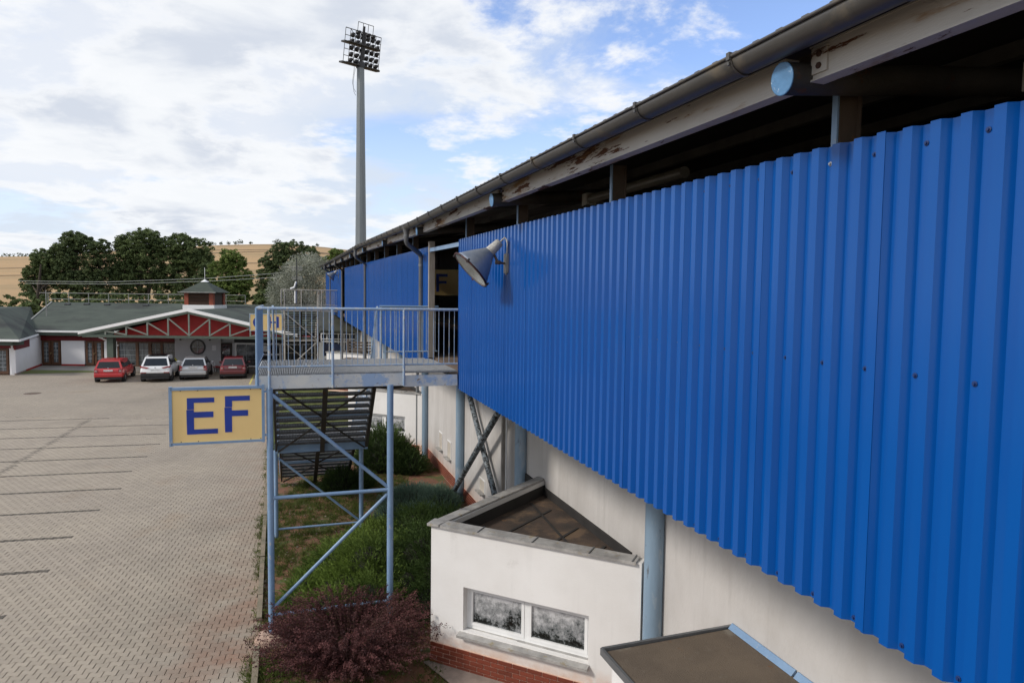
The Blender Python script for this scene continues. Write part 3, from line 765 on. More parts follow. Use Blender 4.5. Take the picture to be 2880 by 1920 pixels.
# slab edge soffit under the gallery
m = MB(); vs = [wp(U0, -0.1, zfloor(U0) - .17), wp(U1, -0.1, zfloor(U1) - .17), wp(U1, WO - .1, zfloor(U1) - .17), wp(U0, WO - .1, zfloor(U0) - .17)]
m.add(vs + [v - Vector((0, 0, .03)) for v in vs], [(0, 1, 2, 3), (7, 6, 5, 4), (0, 4, 5, 1), (1, 5, 6, 2), (2, 6, 7, 3), (3, 7, 4, 0)]); m.build('gallery_soffit', DARKST, gs)
brick_m = None
def brick_mesh(l=0.227, h=0.058, t=0.012):
    m = MB(); m.box((0, 0, 0), (l / 2, 0, 0), (0, t, 0), (0, 0, h / 2)); me = bpy.data.meshes.new('brick'); me.from_pydata([tuple(p) for p in m.v], [], m.f); me.materials.append(BRICKM); me.update(); return me
BME = brick_mesh(); BMH = brick_mesh(0.107)
def bricks(p, d, length, rows, parent, root_loc=None, zbase=0.035):
    """a run of glazed bricks on the face starting at p along d (unit); outward is right of d"""
    d = Vector(d).normalized(); ang = math.atan2(d.y, d.x); out = Vector((d.y, -d.x, 0)); c = 0
    for r in range(rows):
        s = 0.0; half = r % 2 == 1
        first = True
        while s < length - 0.06:
            if half and first: me_, l = BMH, 0.12
            else: me_, l = BME, 0.24
            if s + l > length + 0.02: me_, l = BMH, 0.12
            if s + l > length + 0.03: break
            o = bpy.data.objects.new('brick', me_); COL.objects.link(o); o.parent = parent
            o.location = p + d * (s + l / 2) + out * 0.004 + Vector((0, 0, zbase + r * 0.070)); o.rotation_euler = (0, 0, ang)
            s += l; first = False; c += 1
    return c
def plinth(pa, pb, h, parent, z0=-0.1):
    pa, pb = Vector(pa), Vector(pb); d = (pb - pa).normalized(); out = Vector((d.y, -d.x, 0))
    m = MB(); c = (pa + pb) / 2 + out * 0.001; m.box((c.x, c.y, (z0 + h) / 2), d * ((pb - pa).length / 2), out * 0.008, (0, 0, (h - z0) / 2))
    return m.build('plinth', MORTAR, parent)
pa, pb = wp(27.5, WO, 0), wp(14.3, WO, 0)
pl = plinth(pa, pb, 0.35, gs); bricks(pa + Vector((0, 0, 0)), pb - pa, (pb - pa).length, 5, pl)

# columns in front of the wall
for k, u in enumerate([8.72] + [8.9 + 5.31 * i for i in range(1, 9)]):
    fu = u
    m = MB(); m.tube([wp(fu, -1.70, -0.1), wp(fu, -1.70, zfloor(fu) - .15)], 0.128, 24)
    m.lathe(wp(fu, -1.70, -0.02), (0, 0, 1), [(0, 0.0001), (0, 0.20), (0.02, 0.20), (0.02, 0.0001)], 20, False)
    m.build('column', COLM, gs)
# sloping brackets that carry the overhanging gallery
for u in TRU[1:9]:
    m = MB(); m.bar(wp(u + .2, -1.60, zfloor(u) - 0.9), wp(u + .2, -0.15, zfloor(u) - .22), 0.08, 0.10); m.build('gallery_bracket', PEEL, gs)
# cross brace between two columns
m = MB(); m.tube([wp(14.4, -1.50, 3.75), wp(19.3, -1.50, 0.35)], 0.075, 14); m.build('cross_brace', PEEL, gs)
m = MB(); m.tube([wp(19.3, -1.64, 4.0), wp(16.9, -1.64, 2.0), wp(15.0, -1.64, 0.45)], 0.070, 14); m.build('cross_brace', PEEL, gs)
# boxed channel beside second column
m = MB(); m.bar(wp(15.05, -1.60, 0), wp(15.05, -1.60, 4.2), 0.11, 0.10, up=tuple(D)); m.build('cable_duct', mat('tan_grey_duct', (0.27, 0.245, 0.215), 0.7, amt=.3), gs)
m = MB(); m.bar(wp(14.78, -1.56, 0), wp(14.78, -1.56, 4.2), 0.025, 0.03, up=tuple(D)); m.build('conduit', PVC, gs)
# little boarded windows in the lower wall
BOARD = mat('beige_window_board', (0.50, 0.45, 0.38), 0.8, amt=0.2, scale=6)
for (px_, ya, yb) in ((1243, 1213, 1277), (1267, 1238, 1304), (1362, 1346, 1400)):
    Yc = 9408 / (px_ - 815); uc = (Yc + .3095 * WO) / .9509
    z1 = EYE - (ya + 6 - 836) * Yc / 1920; z0 = EYE - (yb - 14 - 836) * Yc / 1920
    m = MB(); m.box(wp(uc, WO - .03, (z0 + z1) / 2), D * 0.24, NRM * 0.039, (0, 0, (z1 - z0) / 2)); wd = m.build('window', BOARD, gs)
    m = MB()
    for s in (-1, 1): m.box(wp(uc + s * .255, WO + .004, (z0 + z1) / 2), D * 0.016, NRM * 0.014, (0, 0, (z1 - z0) / 2 + .03))
    m.box(wp(uc, WO + .004, z1 + .016), D * 0.239, NRM * 0.014, (0, 0, .016)); m.build('window_frame', PVC, wd)
    m = MB(); m.box(wp(uc, WO + .06, z0 - .02), D * 0.28, NRM * 0.075, (0, 0, .014)); m.build('sill', COPING, wd)

# door opening
m = MB(); u = 15.18
m.box(wp(u - .06, 0.02, (zfloor(u) + ztop(u) + .1) / 2), D * 0.055, NRM * 0.06, (0, 0, (ztop(u) + .1 - zfloor(u)) / 2)); m.build('door_post', WOODW, gs)
m = MB(); m.bar(wp(15.2, 0.06, ztop(15.2) - .08), wp(12.55, 0.0, ztop(12.6) - .08), 0.03, 0.075); m.build('door_lintel', PAINT, gs)
m = MB(); c = wp(14.35, 0.10, ztop(14.5) + .40); m.bar(c, c - D * 0.42, 0.11, 0.07); m.build('lamp_housing', bpy.data.materials['dirty_white_plastic'], gs)
m = MB(); c = wp(14.35, 0.10, ztop(14.5) + .345); m.bar(c - D * .02, c - D * 0.40, 0.09, 0.04); m.build('lamp_diffuser', bpy.data.materials['dirty_acrylic'], gs)

# downpipes with swan necks
def downpipe(u, uo, r=0.052, zend=0.2, elbow=False, o=0.075):
    # outlet hopper under the gutter, swan neck back towards the wall, straight run
    m = MB(); z = zg(u) - 0.07
    top = wp(uo, GO, z)
    m.lathe(top + Vector((0, 0, .05)), (0, 0, -1), [(0, 0.085), (0.10, 0.068), (0.13, r + .004), (0.22, r + .004)], 18)
    pts = [top + Vector((0, 0, -.10)), wp(uo, GO, z - .27)]
    b = wp(u, o, z - .52)
    for f in (0.12, 0.5, 0.88): pts.append(pts[1].lerp(b, f) if f else b)
    pts = [pts[0], pts[1]] + [wp(uo, GO, z - .30).lerp(b, f) for f in (0.08, 0.5, 0.92)] + [b + Vector((0, 0, -.06)), wp(u, o, zend + (.25 if elbow else 0))]
    if elbow: pts += [wp(u + .02, o + .05, zend + .12), wp(u + .1, o + .5, zend)]
    m.tube(pts, r, 16, caps=True)
    for zz in np.arange(zend + 1.1, z - .7, 1.25):
        m.lathe(wp(u, o, zz), (0, 0, 1), [(0, r + .001), (0, r + .007), (0.05, r + .007), (0.05, r + .001)], 16, False)
    m.build('downpipe', PIPE, gs)
downpipe(16.02, 15.5, zend=zbot(16) - 0.1)
for ud in (27.9, 40.2, 52.0): downpipe(ud, ud - .5, zend=2.2)
# lower run of the near downpipe beside the fourth column
m = MB(); m.tube([wp(24.95, -1.45, 3.9), wp(24.95, -1.45, 0.42), wp(25.0, -1.38, .26), wp(25.2, -0.95, 0.13)], 0.055, 14); m.build('lower_downpipe', PIPE, gs)
m = MB(); m.lathe(wp(24.8, -1.3, 3.15), (0, 0, 1), [(0, .05), (.2, .14), (.22, .14), (.22, .001)], 12); m.build('rain_hopper', PIPE, gs)

# hanging F sign deep inside the gallery
sg = thing('hanging_sign', 'dim yellow hanging sign with a blue letter F inside the dark gallery doorway', 'sign', at(1250, 795, 21.0))
a = at(1217, 758, 21.0); c = at(1292, 831, 21.0)
m = MB(); m.bx(a.x, c.x, 21.0, 21.04, c.z, a.z); m.build('panel', SIGNY, sg)
def sxz(px, py): p = at(px, py, 21.0); return p.x, p.z
m = MB(); x0, z1 = sxz(1227, 770); x1, _ = sxz(1235, 770); x2, _ = sxz(1259, 770); _, z0 = sxz(1227, 820); _, za = sxz(1227, 778); _, zb4 = sxz(1227, 790); _, zc4 = sxz(1227, 797); x3, _ = sxz(1256, 770)
m.bx(x0, x1, 20.992, 21.0, z0, z1); m.bx(x1, x2, 20.992, 21.0, za, z1); m.bx(x1, x3, 20.992, 21.0, zc4, zb4); m.build('letter', SIGNB, sg)
m = MB()
for px_ in (1222, 1284):
    p = at(px_, 757, 21.02); m.tube([p, p + Vector((0, 0, .9))], 0.012, 6)
m.build('hanger', BLACKM, sg)
# ------------------------------------------------------------------ saw-tooth annexes at the foot of the stand
A2 = Vector((-1.215, 10.38, 0)); B2 = Vector((1.765, 8.885, 0)); C2 = Vector((0.57, 13.20, 0))
GLASSD = None
def dirty_glass():
    m = bpy.data.materials.new('whitewashed_glass'); m.use_nodes = True; nt = m.node_tree; N = nt.nodes; L = nt.links; b = N['Principled BSDF']
    tc = N.new('ShaderNodeTexCoord')
    def nz(sc, scl, det=8, ro=0.7):
        mp = N.new('ShaderNodeMapping'); mp.inputs['Scale'].default_value = scl; L.new(tc.outputs['Object'], mp.inputs[0])
        n = N.new('ShaderNodeTexNoise'); n.inputs['Scale'].default_value = sc; n.inputs['Detail'].default_value = det; n.inputs['Roughness'].default_value = ro
        L.new(mp.outputs[0], n.inputs['Vector']); return n.outputs['Fac']
    sp = N.new('ShaderNodeSeparateXYZ'); L.new(tc.outputs['Object'], sp.inputs[0])
    g = N.new('ShaderNodeMapRange'); L.new(sp.outputs[2], g.inputs['Value']); g.inputs['From Min'].default_value = 0.70; g.inputs['From Max'].default_value = 1.30
    g.inputs['To Min'].default_value = -0.12; g.inputs['To Max'].default_value = 0.20
    def add(a, c, op='ADD'):
        n = N.new('ShaderNodeMath'); n.operation = op
        for i, v in ((0, a), (1, c)):
            if isinstance(v, (int, float)): n.inputs[i].default_value = v
            else: L.new(v, n.inputs[i])
        return n.outputs[0]
    v = add(add(nz(30, (1, 1, 0.8)), 0.45, 'MULTIPLY'), add(nz(4.2, (1, 1, 1.3), 5, 0.6), 0.75, 'MULTIPLY'))
    v = add(v, g.outputs[0])
    r = N.new('ShaderNodeMapRange'); L.new(v, r.inputs['Value']); r.inputs['From Min'].default_value = 0.47; r.inputs['From Max'].default_value = 0.78
    cr = N.new('ShaderNodeValToRGB'); L.new(r.outputs[0], cr.inputs[0]); e = cr.color_ramp.elements
    e[0].position = 0.0; e[0].color = (0.006, 0.008, 0.008, 1); e[1].position = 1.0; e[1].color = (0.52, 0.52, 0.53, 1)
    x = e.new(0.16); x.color = (0.03, 0.036, 0.035, 1); x = e.new(0.30); x.color = (0.14, 0.15, 0.155, 1); x = e.new(0.65); x.color = (0.30, 0.305, 0.31, 1)
    L.new(cr.outputs[0], b.inputs['Base Color']); b.inputs['Roughness'].default_value = 0.22; b.inputs['Specular IOR Level'].default_value = 0.5
    return m
DGL = dirty_glass()
def annex():
    t = thing('annex', 'white wedge-shaped annex with a whitewashed double window and brick plinth, nearest the camera', 'building', (A2 + B2) / 2, 'saw-tooth annexes along the stand')
    ab = (B2 - A2).normalized(); out = Vector((ab.y, -ab.x, 0)); L = (B2 - A2).length; H = 2.205
    s0, s1, z0, z1 = 0.585, 2.605, 0.650, 1.325; th = 0.20
    def panel(m, a, b, za, zb):
        c = A2 + ab * (a + b) / 2 - out * th / 2; m.box((c.x, c.y, (za + zb) / 2), ab * ((b - a) / 2), out * (th / 2), (0, 0, (zb - za) / 2))
    m = MB(); panel(m, 0, s0, -.1, H); panel(m, s1, L, -.1, H); panel(m, s0, s1, -.1, z0); panel(m, s0, s1, z1, H)
    ac = (C2 - A2).normalized(); o2 = Vector((-ac.y, ac.x, 0)); L2 = (C2 - A2).length
    c = A2 + ac * (L2 / 2 + .10) - o2 * th / 2; m.box((c.x, c.y, (H - .1) / 2), ac * (L2 / 2 - .10), o2 * (th / 2), (0, 0, (H + .1) / 2))
    m.build('wall', RENDER, t)
    # roof deck, welded seams
    m = MB(); q = [A2 + ab * .3 + ac * .2, B2 - out * .15, wp(9.35, WO - .02, 0), C2 - ac * .05 + Vector((.06, 0, 0))]
    m.prism([(p.x, p.y, 1.90) for p in q], (0, 0, 0.05)); rf = m.build('roof', BITU, t)
    m = MB()
    for f in (0.25, 0.5, 0.72):
        p = A2.lerp(B2, f) - out * .28; e = p + ac * (L2 * (1 - f) * .80); m.bar(Vector((p.x, p.y, 1.956)), Vector((e.x, e.y, 1.956)), 0.045, 0.014)
    p = B2.lerp(C2, .12) + Vector((-.5, 0, 0)); e = B2.lerp(C2, .80) + Vector((-.42, 0, 0)); m.bar(Vector((p.x, p.y, 1.957)), Vector((e.x, e.y, 1.957)), 0.04, 0.012)
    m.build('roof_seam', bpy.data.materials.get('black_seam') or mat('black_seam', (0.03, 0.027, 0.025), 0.8), rf)
    # upstand inside the parapet and along the stand wall
    m = MB(); g = Vector((0, 0, 1))
    for (p, e, n_) in ((A2 + ab * .3 - out * .213, B2 - ab * .1 - out * .213, out), (A2 + ac * .3 - o2 * .213, C2 - ac * .05 - o2 * .213, o2)):
        m.bar(Vector((p.x, p.y, 2.03)), Vector((e.x, e.y, 2.03)), 0.02, 0.2)
    p, e = wp(9.5, WO + .02, 0), wp(14.2, WO + .02, 0)
    m.bar(Vector((p.x, p.y, 2.01)), Vector((e.x, e.y, 2.01)), 0.04, 0.16); m.build('upstand', bpy.data.materials['black_seam'], t)
    # metal coping with folded joints
    def cop(a, d_, n_, ln, nm, jn):
        m = MB(); vs = []
        for s in (0, ln):
            p = a + d_ * s
            vs += [p + n_ * .045 + g * (H - .022), p + n_ * .045 + g * (H + .02), p - n_ * .175 + g * (H + .035), p - n_ * .175 + g * (H + .004)]
        m.add(vs, [(0, 4, 5, 1), (1, 5, 6, 2), (2, 6, 7, 3), (3, 7, 4, 0), (0, 1, 2, 3), (4, 7, 6, 5)])
        co = m.build('coping', COPING, t)
        for f in jn:
            p = a + d_ * (ln * f); m = MB(); m.box(p + n_ * -.065 + g * (H + .033), d_ * .007, n_ * .110 + g * -.008, g * 0.007); m.build('coping_joint', PIPE, co)
    cop(A2 - ab * .05, ab, out, L - .02, 'coping', (0.27, 0.54, 0.80, 0.985))
    cop(A2 - ac * .05, ac, o2, L2 + .05, 'coping', (0.25, 0.5, 0.78))
    pl = plinth(A2, B2, 0.355, t); bricks(A2 + out * 0.006, ab, L - .1, 5, pl)
    pl2 = plinth(A2 + ac * 2.9, A2, 0.355, t); bricks(A2 + ac * 2.9 + o2 * 0.006, -ac, 2.9, 5, pl2)
    # window
    def wb(m, a, b, za, zb, dep=0.15, thk=0.03):
        c = A2 + ab * (a + b) / 2 - out * dep; m.box((c.x, c.y, (za + zb) / 2), ab * ((b - a) / 2), out * thk, (0, 0, (zb - za) / 2))
    m = MB(); wb(m, s0, s0 + .055, z0, z1); wb(m, s1 - .055, s1, z0, z1); wb(m, s0 + .055, s1 - .055, z0, z0 + .055); wb(m, s0 + .055, s1 - .055, z1 - .05, z1)
    mid = (s0 + s1) / 2; wb(m, mid - .035, mid + .035, z0 + .055, z1 - .05); wf = m.build('window', PVC, t)
    for (a, b) in ((s0 + .055, mid - .035), (mid + .035, s1 - .055)):
        m = MB(); wb(m, a, a + .045, z0 + .055, z1 - .05, .138, .026); wb(m, b - .045, b, z0 + .055, z1 - .05, .138, .026)
        wb(m, a + .045, b - .045, z0 + .055, z0 + .10, .138, .026); wb(m, a + .045, b - .045, z1 - .095, z1 - .05, .138, .026); m.build('sash', PVC, wf)
        m = MB(); wb(m, a + .045, b - .045, z0 + .10, z1 - .095, .15, .006); m.build('pane', DGL, wf)
    m = MB()
    for (a, b, dz_) in ((s0 - .06, mid - .12, 0), (mid - .13, s1 + .02, 0.004)):
        vs = []
        for s in (a, b):
            p = A2 + ab * s
            vs += [p - out * .12 + g * (z0 + .006 + dz_), p + out * .10 + g * (z0 - .045 + dz_), p + out * .10 + g * (z0 - .085 + dz_), p - out * .01 + g * (z0 - .04 + dz_)]
        m.add(vs, [(0, 1, 5, 4), (1, 2, 6, 5), (2, 3, 7, 6), (0, 4, 7, 3), (0, 3, 2, 1), (4, 5, 6, 7)])
    m.build('sill', COPING, wf)
    return t
an = annex()
m = MB(); m.prism([(A2.x - .1, A2.y - .05, 0.02), (A2.x + .9, A2.y - 1.3, 0.02), (B2.x + .5, B2.y - 1.35, 0.02), (B2.x, B2.y, 0.02), (A2.x, A2.y, 0.02)], (0, 0, 0.015))
m.build('garden_path', CONC, kind='structure')
for k, lab in ((1, 'white wedge-shaped annex with dark window behind the stair flight and upright juniper'), (2, 'farthest white wedge-shaped annex, half hidden by stair and railings')):
    c = copy_tree(an); c.location = an.location + D * (15.93 * k) + Vector((0, 0, 0.09 * k)); c['label'] = lab

# ------------------------------------------------------------------ low flat-roofed box in the near right corner
def near_box():
    t = thing('flat_roofed_porch', 'low white porch with a flat brown felt roof against the stand wall, bottom right', 'building', wp(6, -1, 0))
    u1, u0, oo, oi, z = 7.16, 2.6, -0.235, WO, 2.03
    m = MB(); vs = [wp(u0, oo - .06, -.1), wp(u1 - .06, oo - .06, -.1), wp(u1 - .06, oi + .01, -.1), wp(u0, oi + .01, -.1)]
    m.prism([vs[0], vs[3], vs[2], vs[1]], (0, 0, z)); m.build('wall', RENDER, t)
    m = MB()
    k = 0; ue = u0
    for ua, ub in ((2.6, 3.75), (3.765, 5.6), (5.615, 7.14)):
        m = MB(); m.prism([wp(ua, oo, z), wp(ua, oi + .05, z + .03), wp(ub, oi + .05, z + .03), wp(ub, oo, z)], (0, 0, .035)); m.build('roof_felt', BITU2, t)
    m = MB(); m.bar(wp(u0, oo + .02, z + .02), wp(u1 + .03, oo + .02, z + .02), 0.03, 0.075); m.bar(wp(u1 + .015, oo + .02, z + .025), wp(u1 + .015, oi, z + .05), 0.035, 0.075); m.build('edge_flashing', PIPE, t)
    for (ua, ub) in ((2.6, 6.12), (6.15, 7.15)):
        m = MB(); vs = []
        for u in (ua, ub): vs += [wp(u, oi + .07, z + .068), wp(u, oi + .02, z + .12), wp(u, oi + .008, z + .12), wp(u, oi + .008, z + .064)]
        m.add(vs, [(0, 1, 5, 4), (1, 2, 6, 5), (2, 3, 7, 6), (3, 0, 4, 7), (0, 3, 2, 1), (4, 5, 6, 7)]); m.build('wall_flashing', PAINT, t)
near_box()

# ------------------------------------------------------------------ stair tower
T0 = Vector((-3.918, 10.986, 0))
KS = 0.972
def tp(s, t, z): return T0 + (Wd * s + D * t) * KS + Vector((0, 0, EYE - (EYE - z) * KS))
ZD = 4.39
def tread_mesh(w, dep):
    m = MB(); n = int(w / 0.034)
    for y_ in (-dep / 2, dep / 2): m.bar((0, y_, 0), (w, y_, 0), 0.006, 0.05)
    for i in range(n + 1): m.bar((w * i / n, -dep / 2 + .003, 0), (w * i / n, dep / 2 - .003, 0), 0.009, 0.026)
    for y_ in (-dep / 6, dep / 6): m.bar((0, y_, .006), (w, y_, .006), 0.008, 0.012)
    me = bpy.data.meshes.new('tread'); me.from_pydata([tuple(p) for p in m.v], [], m.f); me.materials.append(TREADM); me.update(); return me
def tower():
    t = thing('stair_tower', 'near pale blue steel stair platform with railings and dark flights, standing in the garden bed', 'stair tower', T0, 'steel stair towers of the stand')
    add = lambda m, nm, mt_, p=t: m.build(nm, mt_, p)
    S1 = 2.0
    # posts
    for (s, tt, zt, r) in ((0, 0, ZD - .22, .052), (S1, 0, ZD - .22, .055), (-.02, 5.2, 1.98, .047), (S1, 5.2, 1.98, .052)):
        m = MB(); m.tube([tp(s, tt, -0.7), tp(s, tt, zt)], r, 18); add(m, 'post', PAINT)
    m = MB(); m.lathe(tp(0, 0, -.19), (0, 0, 1), [(0, .30), (.13, .24), (.17, .15), (.17, .001)], 9, False); add(m, 'concrete_footing', mat('pinkish_concrete_footing', (0.42, 0.29, 0.22), 0.9, amt=.3, scale=5, bump=.5))
    # braces
    def br(a, b, r=.030, mt_=PAINT): m = MB(); m.tube([tp(*a), tp(*b)], r, 12); add(m, 'brace', mt_)
    br((.04, 0, 4.05), (S1 - .05, 0, 2.36)); br((.04, .0, 2.30), (S1 - .05, 0, 2.30), .032)
    br((S1 - .05, .0, 2.22), (.05, 0, .42)); br((.05, 0, .28), (S1 - .05, 0, .28))
    br((0.03, 5.2, 1.80), (S1 - .05, 5.2, .1), .027); br((0.03, 5.2, .05), (S1, 5.2, .05), .026)
    # channels round the deck
    def ch(a, b, h, mt_, nm='channel', w=.07):
        a, b = tp(*a), tp(*b); d = (b - a).normalized(); n_ = Vector((d.y, -d.x, 0)); m = MB(); up = Vector((0, 0, 1)); c = (a + b) / 2; l = (b - a).length / 2
        m.box(c, d * l, n_ * .004, up * (h / 2)); m.box(c + up * (h / 2 - .005) - n_ * (w / 2), d * l, n_ * (w / 2 - .004), up * .005); m.box(c - up * (h / 2 - .005) - n_ * (w / 2), d * l, n_ * (w / 2 - .004), up * .005)
        return add(m, nm, mt_)
    ch((-.22, -.02, ZD - .13), (2.22, -.02, ZD - .13), .215, CHAN); ch((2.24, -.02, ZD - .165), (3.2, -.02, ZD - .165), .19, CHAN)
    ch((-.22, 2.7, ZD - .13), (-.22, 0.0, ZD - .13), .215, CHAN); ch((2.1, 2.72, ZD - .13), (-.22, 2.72, ZD - .13), .2, PAINT)
    m = MB(); m.bar(tp(2.1, 0.05, ZD - .12), tp(2.1, 2.7, ZD - .12), .08, .16); add(m, 'joist', DARKST)
    # grating deck
    m = MB(); n = 118
    for i in range(n + 1):
        s = -.20 + 3.40 * i / n; m.bar(tp(s, 0.0, ZD - .01), tp(s, 2.68 if s < 3.1 else 2.45, ZD - .01), .0075, .03)
    for j in range(12): m.bar(tp(-.2, .03 + .24 * j, ZD - .014), tp(3.1, .03 + .24 * j, ZD - .014), .006, .022)
    m.build('deck_grating', GRATE, t)
    m = MB(); m.bar(tp(-.2, 1.35, ZD - .06), tp(3.1, 1.35, ZD - .06), .06, .08); add(m, 'joist', DARKST)
    # railings
    zr = ZD + 1.10
    m = MB(); m.tube([tp(-.19, -.03, zr), tp(3.20, -.03, zr)], .024, 12); add(m, 'handrail', RAILM)
    m = MB(); m.tube([tp(-.19, -.03, ZD + .13), tp(3.20, -.03, ZD + .13)], .016, 10); add(m, 'lower_rail', RAILM)
    for s in (0.0, 1.02, 2.23):
        m = MB(); m.tube([tp(s, -.055, ZD - .24), tp(s, -.055, zr - .01)], .022, 12); add(m, 'rail_post', RAILM)
    s = -.19 + .21
    k = 0
    while s < 3.19:
        if min(abs(s - q) for q in (0.0, 1.02, 2.23)) > .04:
            m = MB(); m.tube([tp(s, -.03, ZD + .13), tp(s, -.03, zr - .02)], .0065, 6, caps=False); add(m, 'baluster', RAILM)
        s += .0945; k += 1
    m = MB(); m.tube([tp(-.19, -.03, zr), tp(-.19, 2.72, zr)], .024, 12); m.tube([tp(-.19, -.03, ZD + .13), tp(-.19, 2.72, ZD + .13)], .016, 8); add(m, 'handrail', RAILM)
    for i in range(24):
        m = MB(); m.tube([tp(-.19, .11 * i + .05, ZD + .13), tp(-.19, .11 * i + .05, zr - .02)], .0075, 6, caps=False); add(m, 'baluster', PAINT)
    m = MB(); m.tube([tp(-.19, -.03, ZD - .2), tp(-.19, -.03, zr)], .022, 10); add(m, 'rail_post', PAINT)
    m = MB(); m.tube([tp(2.15, 2.72, zr + .01), tp(3.42, 2.72, zr + .01)], .024, 12); add(m, 'handrail', PAINT)
    m = MB(); m.tube([tp(2.22, 2.72, ZD + .14), tp(3.4, 2.72, ZD + .14)], .016, 8); add(m, 'lower_rail', RAILM)
    for i in range(13):
        m = MB(); m.tube([tp(2.18 + .098 * i, 2.72, ZD + .14), tp(2.18 + .098 * i, 2.72, zr - .01)], .0075, 6, caps=False); add(m, 'baluster', RAILM)
    m = MB(); m.tube([tp(2.18, 2.72, ZD - .2), tp(2.18, 2.72, zr)], .024, 10); add(m, 'rail_post', RAILM)
    # flights
    def flight(t0, z0, t1, z1, n, w0=.0, w1=2.1):
        for s in (w0, w1):
            m = MB(); a, b = tp(s, t0, z0 - .04), tp(s, t1, z1 - .04); m.bar(a, b, .045 if s == w0 else .07, .20); add(m, 'stringer', DARKST)
        m = MB(); a, b = tp((w0 + w1) / 2, t0, z0 - .16), tp((w0 + w1) / 2, t1, z1 - .16); m.bar(a, b, .10, .12); add(m, 'middle_stringer', DARKST)
        for i in range(n):
            f = (i + .5) / n; o = bpy.data.objects.new('tread', TM); COL.objects.link(o); o.parent = t; o.matrix_parent_inverse = Matrix.Translation(-t.location)
            p = tp(w0 + .03, t0 + (t1 - t0) * f, z0 + (z1 - z0) * f); o.location = p; o.rotation_euler = (0, 0, math.atan2(Wd.y, Wd.x))
        for (f0, f1) in ((.15, .55), (.58, .98)):
            for (sa, sb) in ((w0 + .05, (w0 + w1) / 2), (w1 - .05, (w0 + w1) / 2)):
                if f0 > .5: sa, sb = (w0 + w1) / 2, (w0 + .05 if sa < 1 else w1 - .05)
                m = MB(); m.tube([tp(sa, t0 + (t1 - t0) * f0, z0 + (z1 - z0) * f0 - .17), tp(sb, t0 + (t1 - t0) * f1, z0 + (z1 - z0) * f1 - .17)], .022, 8); add(m, 'brace', DARKST)
        f = .55; m = MB(); m.bar(tp(w0, t0 + (t1 - t0) * f, z0 + (z1 - z0) * f - .1), tp(w1, t0 + (t1 - t0) * f, z0 + (z1 - z0) * f - .1), .05, .06); add(m, 'cross_tie', PAINT)
    flight(2.75, ZD - .1, 4.95, 2.14, 13); flight(6.9, 2.05, 10.2, .05, 12, .05, 2.05)
    ch((0, 4.98, 2.08), (2.1, 4.98, 2.08), .235, PAINT)
    m = MB()
    for i in range(61): s = .0 + 2.1 * i / 60; m.bar(tp(s, 4.95, 2.16), tp(s, 6.9, 2.16), .008, .03)
    m.build('landing_grating', GRATE, t)
    for s in (0.0, 2.1):
        m = MB(); m.bar(tp(s, 4.95, 2.06), tp(s, 6.95, 2.06), .07, .2); add(m, 'channel', PAINT)
        m = MB(); m.tube([tp(s, 2.72, zr), tp(s, 4.95, 3.2), tp(s, 6.9, 3.15), tp(s, 10.2, 1.05)], .022, 10); add(m, 'handrail', RAILM)
        for i in range(40):
            tt = 2.75 + .19 * i
            if tt > 10.1: break
            zz = np.interp(tt, [2.75, 4.95, 6.9, 10.2], [ZD, 2.14, 2.14, .05]); m = MB(); m.tube([tp(s, tt, zz + .02), tp(s, tt, zz + 1.06)], .0075, 6, caps=False); add(m, 'baluster', RAILM)
    return t
TM = tread_mesh(1.97, .29)
tw = tower()
tf = copy_tree(tw); tf.location = tw.location + D * 31.86 + Vector((0, 0, .58)); 
WORN = mat('rust_stained_white_paint', (0.46, 0.43, 0.39), 0.65, col2=(0.36, 0.34, 0.31), scale=3, spots=(0.17, 0.07, 0.035), spot_scale=5, spot_lo=0.56, spot_hi=0.66)
for o in children(tf):
    if o.type == 'MESH' and o.material_slots and o.material_slots[0].material in (PAINT, RAILM, CHAN):
        o.material_slots[0].link = 'OBJECT'; o.material_slots[0].material = WORN
tf['label'] = 'farther stair platform with rusty white railing, behind the letter sign in the distance'

